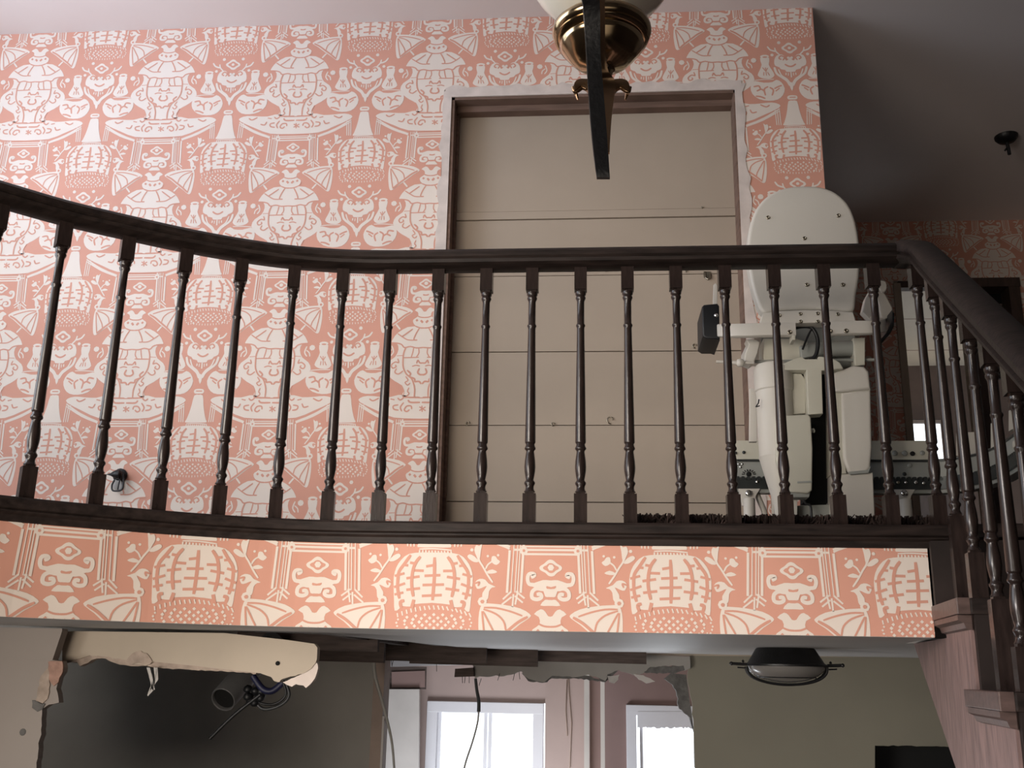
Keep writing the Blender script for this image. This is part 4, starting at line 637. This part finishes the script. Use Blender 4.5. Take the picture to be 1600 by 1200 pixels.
for u, v in ((1218, 493), (1250.5, 490.5), (1277.5, 490), (1309, 491), (1251, 502.5), (1278, 502.5)): screw(u, v, CY - .004, ap, 3.2)
def armbar(nm, path, zc, h, th):
    b = MB(); pr = [(-th / 2, -h / 2), (-th / 2 + .004, -h / 2 - .003), (th / 2, -h / 2 - .003), (th / 2, h / 2), (-th / 2 + .003, h / 2 + .002), (-th / 2, h / 2 - .002)]
    b.sweep(pr, [Vector((x, y, z)) for x, y, z in path]); return b.obj(nm, MAT['lift_white'], ch, 40)
zL, zR = at(1200, 518, CY).z, at(1330, 515, CY).z
xm, xl, xa = at(1241, 518, CY).x, at(1150, 518, CY).x, at(1128, 500, CY).x
la = armbar('armrest', crom([(xa - .004, CY + .17, zL + .06), (xa - .006, CY + .09, zL + .035), (xa + .018, CY + .025, zL + .012), (xl + .03, CY - .006, zL + .002), (xl + .09, CY - .016, zL), (xm, CY - .016, zL)], 4), 0, .040, .020)
screw(1234, 519, CY - .027, la, 4)
xm2, xr = at(1294, 518, CY).x, at(1372, 510, CY).x
ra = armbar('armrest', crom([(xm2, CY - .016, zR - .002), (xr - .09, CY - .016, zR), (xr - .02, CY - .008, zR + .004), (xr + .022, CY + .03, zR + .022), (xr + .036, CY + .09, zR + .045), (xr + .03, CY + .16, zR + .08)], 4), 0, .040, .020)
for u, v in ((1297, 517.5), (1322, 517)): screw(u, v, CY - .027, ra, 4)
shell('arm_support', [(1366, 441), (1372, 438), (1379, 452), (1388, 468), (1395, 482), (1392, 494), (1381, 500), (1376, 494), (1374, 478), (1369, 462)], CY + .16, .03, 'lift_white', .005, ra)
shell('arm_support', [(1347, 487), (1352, 466), (1360, 452), (1364, 462), (1366, 480), (1372, 496), (1360, 500)], CY + .2, .03, 'lift_white', .005, ra)
shell('arm_pad', [(1372, 440), (1376, 438), (1384, 440), (1386, 450), (1382, 456), (1376, 454)], CY + .15, .05, 'lift_white', .004, ra, 2)
shell('arm_pad', [(1394, 484), (1398, 490), (1397, 510), (1392, 520), (1384, 521), (1388, 514), (1393, 502)], CY + .10, .16, 'black_plastic', .004, ra)
shell('arm_pad', [(1097, 479), (1100, 476), (1121, 474), (1124, 478), (1125, 531), (1119, 529), (1104, 529), (1098, 525)], CY + .06, .17, 'black_plastic', .006, la)
shell('joystick', [(1114, 478), (1115, 445), (1118, 442), (1121, 446), (1121, 478)], CY + .09, .012, 'lift_white', .002, la)
b = MB(); b.lathe([(.008, 0), (.007, .004), (.0001, .006)], at(1119, 493, CY + .06), (0, -1, 0), 10); b.obj('button', MAT['chrome'], la)
shell('arm_mount', [(1238, 506), (1243, 506), (1243, 531), (1238, 531)], CY - .024, .05, 'lift_beige', .002)
# mechanism under the seat
shell('seat_underside', [(1189, 507), (1336, 505), (1336, 574), (1190, 577)], CY + .16, .02, 'lift_grey', .002)
shell('seat', [(1180, 508), (1345, 506), (1345, 524), (1180, 526)], CY + .18, .36, 'lift_white', .008)
shell('gear_housing', [(1193, 529), (1245, 529), (1262, 534), (1262, 558), (1240, 570), (1193, 574)], CY + .09, .1, 'lift_beige', .004)
b = MB(); p, q = at(1262, 548, CY + .10), at(1334, 544, CY + .10); b.tube([p, q], .026, 18); b.tube([at(1180, 565, CY + .09), at(1370, 562, CY + .09)], .0055, 8); b.obj('axle', MAT['lift_grey'], ch, 40)
shell('side_bracket', [(1166, 530), (1181, 530), (1188, 534), (1184, 552), (1178, 566), (1172, 570), (1163, 566), (1164, 552), (1170, 538)], CY + .06, .05, 'lift_white', .005)
shell('side_bracket', [(1333, 528), (1352, 527), (1352, 570), (1336, 572)], CY + .07, .05, 'lift_beige', .004)
lv = MB(); lv.tube(px([(1119, 565), (1140, 566), (1152, 567)], CY + .05), [.005, .006, .007], 8); lv.lathe([(.004, -.012), (.012, -.008), (.014, 0), (.012, .010), (.004, .016)], at(1156, 567, CY + .05), (1, 0, 0), 12); lv.tube(px([(1156, 567), (1178, 567)], CY + .05), .004, 8)
lv.obj('swivel_lever', MAT['lift_white'], ch, 50)
b = MB(); b.tube(crom(px([(1243, 512), (1256, 510), (1268, 512), (1276, 524), (1278, 540), (1274, 556), (1266, 562)], CY + .04), 4), .0065, 8); b.tube(crom(px([(1268, 514), (1261, 528), (1254, 546)], CY + .035), 3), .0035, 6); b.tube(px([(1246, 511), (1300, 510)], CY + .05), .004, 6)
b.obj('cable', MAT['black_plastic'], ch, 60)
shell('spring_tube', [(1250, 540), (1275, 536), (1276, 556), (1252, 560)], CY + .07, .05, 'lift_grey', .006)
shell('swivel_bracket', [(1222, 569), (1243, 560), (1252, 557), (1258, 561), (1278, 561), (1279, 557), (1298, 558), (1312, 566), (1318, 576), (1284, 579), (1286, 646), (1263, 648), (1260, 578), (1222, 578)], CY + .015, .05, 'lift_beige', .003)
# left leg cover: upper collar, tube, tapered foot, front box
lc = MB(); c0 = at(1208, 590, CY + .07); R1 = .062; zz = lambda v, Y=CY + .07: at(1208, v, Y).z
lc.lathe([(R1 * .45, zz(566)), (R1 * .9, zz(572)), (R1, zz(578)), (R1, zz(611)), (R1 * .94, zz(613)), (R1 * .92, zz(713)), (R1 * .96, zz(715)), (R1 * .90, zz(719)), (R1 * .55, zz(760)), (R1 * .3, zz(790)), (R1 * .25, ZF + .035)], (c0.x, c0.y, 0), n=28)
lc.obj('leg_cover', MAT['lift_white'], ch, 35)
mk = MB(); mk.tube(px([(1181, 636), (1185, 630), (1186, 624)], CY + .02), .0022, 5); mk.tube(px([(1181, 636), (1187, 634)], CY + .02), .0018, 5); mk.obj('cover_mark', MAT['black_plastic'], ch)
shell('rail_cover', [(1172, 607), (1183, 607), (1183, 690), (1171, 690)], CY + .2, .02, 'lift_white', .002)
fb = shell('front_box', [(1211, 650), (1262, 647), (1267, 651), (1270, 700), (1269, 766), (1262, 771), (1232, 768), (1222, 752), (1213, 720)], CY + .0, .07, 'lift_beige', .006)
shell('box_ledge', [(1246, 752), (1269, 751), (1269, 754), (1246, 755)], CY - .003, .01, 'lift_grey', .0005, fb)
shell('box_underside', [(1232, 769), (1266, 769), (1264, 777), (1236, 777)], CY + .01, .05, 'lift_grey', .001, fb)
shell('mechanism_cover', [(1236, 583), (1252, 584), (1258, 592), (1259, 646), (1234, 648)], CY + .05, .04, 'lift_beige', .003)
shell('black_gap_panel', [(1255, 580), (1302, 580), (1302, 786), (1255, 786)], CY + .12, .05, 'void_black', .002)  # black panel filling the gap between the leg covers
b = MB(); b.lathe([(.008, 0), (.008, .006), (.0001, .007)], at(1269, 673, CY + .03), (1, -1, 0), 10); b.obj('lock_button', MAT['chrome'], ch)
# right leg cover
shell('cover_cap', [(1300, 583), (1318, 577), (1332, 571), (1350, 572), (1358, 580), (1361, 608), (1318, 612), (1302, 612)], CY + .03, .1, 'lift_white', .010)
shell('leg_cover', [(1315, 613), (1361, 608), (1363, 700), (1360, 732), (1352, 738), (1327, 739), (1322, 728), (1318, 716)], CY + .035, .09, 'lift_white', .010)
shell('cover_lip', [(1326, 737), (1356, 734), (1361, 728), (1357, 739), (1330, 741)], CY + .034, .02, 'lift_grey', .001)
shell('slim_cover', [(1298, 613), (1317, 614), (1318, 714), (1323, 740), (1299, 741)], CY + .045, .08, 'lift_beige', .003)
shell('base_cover', [(1300, 742), (1364, 738), (1367, 803), (1367, 858), (1302, 858)], CY + .05, .09, 'lift_white', .004)
shell('base_foot', [(1236, 776), (1246, 776), (1246, 858), (1236, 858)], CY + .06, .06, 'lift_white', .002)
shell('base_plate', [(1246, 790), (1300, 788), (1300, 860), (1246, 860)], CY + .1, .06, 'lift_grey', .003)
b = MB(); b.tube(crom(px([(1255, 772), (1258, 786), (1266, 790), (1268, 806), (1270, 830)], CY + .06), 4), .004, 7); b.obj('base_cable', MAT['black_plastic'], ch, 60)

# ------------------------------------------------------------------ pendant chandelier close to the camera
PY = 1.5; pc = at(940, 60, PY)
cd = empty('chandelier', (pc.x, pc.y, ZC), 'brass and black iron hanging light with a white glass globe', 'chandelier')
gc = at(940, -70, PY + .02); GR = .134
gp = [(GR * math.sin(a), -GR * math.cos(a)) for a in [.02 + i * (PI - .35) / 24 for i in range(25)]]
b = MB(); b.lathe(gp, gc, n=48); b.obj('globe_shade', MAT['milk_glass'], cd)
b = MB(); r = .0825
prof = [(.008, .030), (r * .5, .030), (r * .93, .022), (r, .016), (r * 1.01, .010), (r * .985, .004), (r * .93, .0), (r * .95, -.004), (r * .90, -.009), (r * .84, -.010), (r * .86, -.015), (r * .80, -.021), (r * .72, -.030), (r * .60, -.041), (r * .45, -.050), (r * .28, -.055), (r * .25, -.057), (r * .27, -.062), (r * .22, -.066), (r * .20, -.072), (r * .13, -.078), (.0005, -.081)]
b.lathe(prof, pc, n=56); b.obj('shade_holder', MAT['brass'], cd, 60)
b = MB(); b.lathe([(.0075, 0), (.0075, .12), (.013, .125), (.013, .14), (.0075, .145), (.0075, ZC - pc.z - .06), (.055, ZC - pc.z - .055), (.06, ZC - pc.z)], (pc.x + .028, pc.y + .02, pc.z + .03), n=20); b.obj('stem', MAT['brass'], cd, 40)
sy = 1.395
def strap(nm, L, m, dy, th, par):
    """flat bar: list of (u_left, u_right, v, Y)"""
    b = MB(); A = []
    for ul, ur, v, Y in L:
        p, q = at(ul, v, Y), at(ur, v, Y); A.append([p, q, q + Vector((0, th, 0)), p + Vector((0, th, 0))])
    A = list(zip(*A)); A = [crom(x, 4) for x in A]; n = len(A[0]); V = [[b.b.verts.new(A[k][i]) for k in range(4)] for i in range(n)]
    for i in range(n - 1):
        for k in range(4): b._f([V[i][k], V[i][(k + 1) % 4], V[i + 1][(k + 1) % 4], V[i + 1][k]])
    b._f(V[0]); b._f(list(reversed(V[-1]))); return b.obj(nm, MAT[m], par, 35)
strap('iron_strap', [(898, 934, -60, 1.30), (905, 936, -20, 1.335), (911.5, 937.5, 12, 1.36), (914.5, 938, 50, 1.38), (917, 938.5, 85, 1.39), (919, 942, 130, 1.395), (922.5, 946, 180, 1.395), (926.5, 949.5, 225, 1.39), (930.5, 952, 262, 1.385), (932.5, 953, 277, 1.388)], 'iron_black', 0, .007, cd)
strap('brass_band', [(936.5, 945, -20, 1.40), (936.5, 945.5, 40, 1.405), (938, 946, 85, 1.41), (940, 951, 112, 1.42), (940, 961, 126, 1.43), (942, 960, 150, 1.43), (945, 956, 180, 1.42), (948, 953.5, 215, 1.41), (949, 952.5, 238, 1.405)], 'brass_dark', 0, .006, cd)
strap('edge_glint', [(910.2, 913, 12, 1.366), (913.2, 916, 50, 1.386), (918, 921, 130, 1.401), (921.3, 924, 180, 1.401), (925.2, 928, 225, 1.396), (931.3, 934, 274, 1.392)], 'chrome', 0, .004, cd)  # chrome strip standing in for the highlight on the strap's left edge
for sg in (-1, 1):
    q = [(940 + sg * x, v) for x, v in ((2, 127), (14, 124), (30, 122), (40, 125), (44, 133), (43, 142), (38, 139), (32, 134), (24, 137), (19, 146), (15, 160), (11, 176), (2, 178))]
    b = MB(); b.prism(crom(px(q, 1.455), 2, True), (0, .012, 0), bev=.002); b.obj('scroll', MAT['brass_dark'], cd, 40)
    b = MB(); b.tube(crom(px([(940 + sg * x, v) for x, v in ((24, 139), (30, 137), (36, 141), (42, 143), (44, 136))], 1.46), 4), .0035, 8); b.tube(px([(940 + sg * 41, 143), (940 + sg * 37, 156)], 1.475), [.004, .0015], 7); b.obj('scroll_curl', MAT['brass_dark'], cd, 60)
b = MB()
for v, r in ((94, .0045), (103, .006), (110, .0045), (118, .005), (124, .0035)): b.lathe([(.0005, -r), (r * .8, -r * .6), (r, 0), (r * .8, r * .6), (.0005, r)], at(944.5, v, 1.44), n=12)
b.obj('finial', MAT['brass'], cd, 60)

# ------------------------------------------------------------------ flush lamp below the landing
LY = 4.12; lp = at(1228, 1040, LY)
lamp = empty('flush_ceiling_lamp', (lp.x, LY, ZS), 'black iron flush ceiling lamp with a shallow glass dome under the landing', 'lamp')
R2 = 58 / F * LY; h = ZS - lp.z
b = MB(); b.lathe([(R2 * .70, h), (R2 * .74, h - .004), (R2 * .95, .010), (R2 * 1.02, .004), (R2 * 1.02, -.002), (R2 * .96, -.004)], (lp.x, LY, lp.z), n=40); b.obj('canopy', MAT['iron_black'], lamp, 40)
b = MB(); b.lathe([(R2 * .97, 0)] + [(R2 * .97 * math.cos(a), -.060 * math.sin(a)) for a in [i * PI / 2 / 8 for i in range(1, 8)]] + [(.0005, -.060)], (lp.x, LY, lp.z - .003), n=40); b.obj('glass_dome', MAT['lamp_glass'], lamp, 40)
b = MB(); P = [Vector((lp.x + R2 * 1.0 * math.cos(a), LY - .02, lp.z - .006 - .064 * math.sin(a) ** .8 if math.sin(a) > 0 else lp.z)) for a in [PI * i / 24 for i in range(25)]]
b.tube(P, .0055, 7); b.tube([p + Vector((0, .04, 0)) for p in P], .0045, 7)
b.tube([Vector((lp.x + R2 * math.cos(a) * .72, LY + R2 * math.sin(a) * .72, lp.z - .043)) for a in [2 * PI * i / 32 for i in range(33)]], .003, 6); b.obj('strap_frame', MAT['iron_black'], lamp, 50)
for sg in (-1, 1):
    b = MB(); x = lp.x + sg * R2
    b.tube([Vector((x, LY - .02, lp.z + .002)), Vector((x + sg * .055, LY - .02, lp.z + .004))], .006, 7); b.tube([Vector((x + sg * .005, LY - .02, lp.z - .012)), Vector((x + sg * .036, LY - .02, lp.z - .010))], .003, 6)
    b.lathe([(.0005, -.008), (.007, -.004), (.008, 0), (.006, .005), (.0005, .008)], (x + sg * .058, LY - .02, lp.z + .004), n=10); b.lathe([(.0005, -.006), (.006, 0), (.0005, .006)], (x + sg * .014, LY - .02, lp.z + .013), n=8)
    b.obj('finial_arm', MAT['iron_black'], lamp, 50)

# ------------------------------------------------------------------ wires, duct and torn boards below
def plate(name, pts, Y, th, m, label, cat, under=None, bev=0):
    b = MB(); b.prism(px(pts, Y), (0, th, 0), bev=bev); return tag(b.obj(name, MAT[m]), label, cat)
HY = 3.1
hd = plate('torn_header', [(97, 986), (180, 987), (350, 989), (400, 994.5), (450, 1000), (491, 1006), (496, 1012), (495, 1030)] + jag([(493, 1036), (487, 1044), (478, 1050), (462, 1056), (444, 1060), (436, 1066), (428, 1064), (424, 1058), (412, 1054), (398, 1051)], 1.3, 4, 21) + [(350, 1046), (300, 1040), (240, 1034)] + jag([(228, 1040), (215, 1038), (190, 1030), (165, 1026), (140, 1024), (120, 1030), (97, 1033)], 1.0, 5, 22), HY, .03, 'drywall_beige', 'beige drywall header hanging torn above the dark opening at lower left', 'drywall')
b = MB(); b.prism(px([(97, 1022), (130, 1020), (150, 1024), (240, 1033), (300, 1038), (400, 1048)] + jag([(400, 1053), (350, 1049), (300, 1047), (250, 1044), (235, 1042), (222, 1040), (200, 1040), (180, 1036), (165, 1029), (150, 1029), (137, 1036), (125, 1041), (120, 1034), (97, 1036)], 1.2, 5, 23), HY + .006), (0, .03, 0)); b.obj('broken_edge', MAT['gypsum'], hd)
b = MB(); b.prism(px(jag([(442, 1066), (455, 1060), (470, 1054), (484, 1046), (494, 1034), (497, 1044), (492, 1060), (484, 1070), (478, 1075), (474, 1071), (462, 1069), (456, 1073), (448, 1070)], .9, 5, 24, True), HY + .004), (0, .02, 0)); b.obj('broken_edge', MAT['plaster'], hd)
b = MB(); b.lathe([(.0065, 0), (.0065, .003), (.0001, .002)], at(434, 1036.5, HY), (0, -1, 0), 10); b.obj('hole', MAT['void_black'], hd)
b = MB(); b.prism(px(jag([(208, 1020), (220, 1017), (232, 1024), (238, 1034), (230, 1039), (218, 1036), (206, 1038), (194, 1034)], 1.2, 4, 26, True), HY - .003), (0, .006, 0)); b.obj('chipped_patch', MAT['gypsum'], hd)
b = MB()
for q in ([(229, 1043), (233, 1058), (238, 1078), (242, 1078), (238, 1058), (234, 1043)], [(240, 1043), (242, 1060), (240, 1078), (231, 1088), (230, 1086), (237, 1076), (247, 1062), (246, 1043)]): b.prism(px(q, HY - .012), (0, .004, 0))
tag(b.obj('torn_paper', MAT['paper_torn']), 'thin torn strip of wall paper hanging from the beige header', 'paper')
h2 = plate('torn_header', [(738, 1033), (741, 1031.5), (780, 1031), (825, 1030), (900, 1026), (962, 1024), (1004, 1023.5), (1078, 1026), (1079, 1044), (1070, 1048)] + jag([(1056, 1040), (1030, 1041), (1015, 1044), (1005, 1052), (990, 1055), (967, 1047), (949, 1054), (946, 1064), (937, 1060), (919, 1054), (900, 1058), (880, 1057), (862, 1056), (855, 1062), (850, 1066), (827, 1061), (819, 1056), (815, 1049), (804, 1053), (787, 1057), (775, 1055), (762, 1058), (750, 1057), (742, 1060)], 1.0, 5, 31), YB - .05, .03, 'drywall_grey', 'grey strip of torn plasterboard above the broken opening beside the ceiling lamp', 'drywall')
b = MB(); b.prism(px(jag([(815, 1052), (830, 1053), (862, 1055), (900, 1054), (920, 1056), (937, 1062), (930, 1054), (966, 1048), (946, 1066), (900, 1060), (862, 1060), (855, 1066), (848, 1067), (825, 1064)], 1.0, 4, 33, True), YB - .03), (0, .02, 0)); b.obj('broken_edge', MAT['gypsum_grey'], h2)
b = MB(); b.prism(px(jag([(1016, 1042), (1068, 1040), (1070, 1047), (1056, 1052), (1010, 1052), (1006, 1050)], 1.0, 4, 34, True), YB - .053), (0, .02, 0)); b.obj('broken_edge', MAT['gypsum_grey'], h2)
b = MB(); b.prism(px(jag([(990, 1053), (1005, 1055), (1016, 1060), (1024, 1065), (1010, 1068), (998, 1062)], .6, 4, 35, True), YB - .06), (0, .012, 0)); b.obj('peeling_flake', MAT['panel_pale'], h2)
b = MB(); b.prism(px(jag([(949, 1056), (968, 1054), (966, 1062), (960, 1068), (952, 1066)], 1, 4, 36, True), YB - .055), (0, .012, 0)); b.obj('peeling_flake', MAT['paper_torn'], h2)
plate('broken_wall_edge', [(1049, 1052), (1072, 1054)] + jag([(1076, 1082), (1080, 1110), (1083, 1140), (1086, 1142)], .8, 6, 41) + [(1086, 1200), (1085, 1145)] + jag([(1078, 1122), (1062, 1108), (1059, 1100), (1060, 1092), (1056, 1078), (1048, 1068), (1038, 1061)], 1.0, 4, 42), YB + .03, .06, 'gypsum_grey', 'dark jagged broken edge of the olive wall beside the lower right window', 'plaster')
plate('timber_block', [(711, 1045), (739, 1043), (740, 1057), (710, 1058)], YB - .1, .05, 'old_joist', 'short timber block with nails at the left end of the grey torn strip', 'timber')
# duct
A, B = at(349, 1093, 3.75), at(412, 1052, 4.15)
ax = (B - A).normalized(); q = ax.to_track_quat('Z', 'Y').to_matrix()
b = MB(); Rr = .047; L = (B - A).length
prof = [(Rr * .86, .02), (Rr * .86, 0), (Rr * .93, -.004), (Rr, 0), (Rr, L)]
b.lathe(prof, A, Vector((.12, .75, .45)), 32, cap=False); tag(b.obj('duct_pipe', MAT['duct_grey']), 'round grey duct pipe with open end in the dark recess at lower left', 'pipe')
b = MB(); b.lathe([(Rr * .87, .012), (.0005, .013)], A, Vector((.12, .75, .45)), 32, cap=False); b.obj('opening', MAT['void_black'], bpy.data.objects['duct_pipe'])
def cable(name, pts, Y, r, m, label, sub=4, cat='cable', ends=None):
    P = [at(u, v, Y + (dy[0] if dy else 0)) for u, v, *dy in pts]; b = MB(); P = crom(P, sub)
    b.tube(P, r if ends is None else [ends[0] + (ends[1] - ends[0]) * i / (len(P) - 1) for i in range(len(P))], 8); return tag(b.obj(name, MAT[m], None, 60), label, cat)
cable('black_rod', [(407, 1085), (366, 1117), (328, 1154)], 3.6, .006, 'black_plastic', 'thin black rod slanting down below the open duct pipe', cat='rod')
cable('loop_cable', [(446, 1065), (452, 1085), (444, 1098), (428, 1106), (412, 1108), (403, 1102)], 3.62, .0055, 'cable_dark', 'dark cable loop hanging from the right end of the beige header')
cable('loop_cable', [(441, 1062), (447, 1082), (440, 1094), (424, 1101), (405, 1098)], 3.66, .0045, 'black_plastic', 'black inner cable loop beside the duct pipe at lower left')
cable('blue_cable', [(395, 1056), (410, 1076), (424, 1080), (436, 1072), (444, 1064)], 3.7, .012, 'cable_blue', 'dark blue bunched cable under the beige header')
b = MB()
for k in range(9):
    c = at(388 + (k % 3) * 9 + random.uniform(-4, 4), 1078 + (k // 3) * 8 + random.uniform(-4, 4), 3.72 + random.uniform(0, .06)); b.lathe([(.0005, -.016), (.014, -.008), (.018, 0), (.012, .010), (.0005, .016)], c, (random.uniform(-1, 1), random.uniform(-1, 1), 1), 9)
tag(b.obj('wire_bundle', MAT['black_plastic']), 'black tangled wire bundle between the duct pipe and the cable loops', 'wire')
cable('hanging_cable', [(592, 999), (586, 1018), (584, 1040), (588, 1064), (596, 1092), (606, 1130), (613, 1165), (617, 1215)], 4.9, .009, 'cable_grey', 'pale grey cable hanging beside the wooden stud left of the window', ends=(.011, .005))
cable('dangling_cable', [(743, 1060), (745, 1078), (748, 1095), (748, 1112)], 5.45, .008, 'cable_dark', 'dark cable hanging in front of the lower left window', ends=(.0075, .0095))
cable('hanging_wire', [(748, 1110), (746, 1130), (738, 1160), (728, 1190), (722, 1215)], 5.45, .0048, 'cable_grey', 'thin pale wire trailing from the dark cable across the window')

# ------------------------------------------------------------------ wall bracket and hall stub
p = at(184, 742, YF - .02)
ws = empty('wall_bracket', (p.x, YF, p.z), 'small black bracket with a wire loop on the pink wallpaper at left', 'bracket')
b = MB(); b.lathe([(.030, 0), (.030, .006), (.020, .012), (.016, .03)], (p.x + .003, YF - .002, p.z), (0, -1, 0), 16); b.lathe([(.018, 0), (.019, .012), (.013, .026), (.006, .036), (.0005, .055)], at(187, 741, YF - .04), (-1, -.15, -.05), 14); b.obj('cap', MAT['iron_black'], ws, 40)
b = MB(); b.tube(crom(px([(192, 740), (193, 752), (191, 764), (184, 767), (176, 766), (175, 758), (179, 750)], YF - .03), 4), .004, 7); b.tube(crom(px([(189, 744), (186, 754), (184, 765)], YF - .03), 3), .003, 6); b.obj('wire_loop', MAT['cable_dark'], ws, 60)
b = MB(); b.prism(crom(px([(179, 750), (188, 749), (190, 763), (177, 764)], YF - .012), 3, True), (0, .008, 0)); b.obj('clear_sleeve', MAT['paper_torn'], ws)
p = atz(1572, 213, ZC)
hs = empty('ceiling_fixture_stub', (p.x, p.y, ZC), 'black stub of a removed light fixture on the dark hall ceiling', 'light')
b = MB(); b.lathe([(.062, 0), (.060, -.012), (.045, -.030), (.020, -.040), (.0005, -.042)], (p.x, p.y, ZC), n=20); b.obj('canopy', MAT['iron_black'], hs, 40)
b = MB(); b.tube([Vector((p.x, p.y, ZC - .035)), Vector((p.x + .004, p.y, ZC - .075))], .010, 8); b.tube([Vector((p.x, p.y, ZC - .07)), Vector((p.x - .016, p.y, ZC - .088))], .006, 6); b.tube([Vector((p.x + .004, p.y, ZC - .07)), Vector((p.x + .006, p.y, ZC - .112))], .010, 8); b.obj('socket', MAT['black_plastic'], hs, 40)
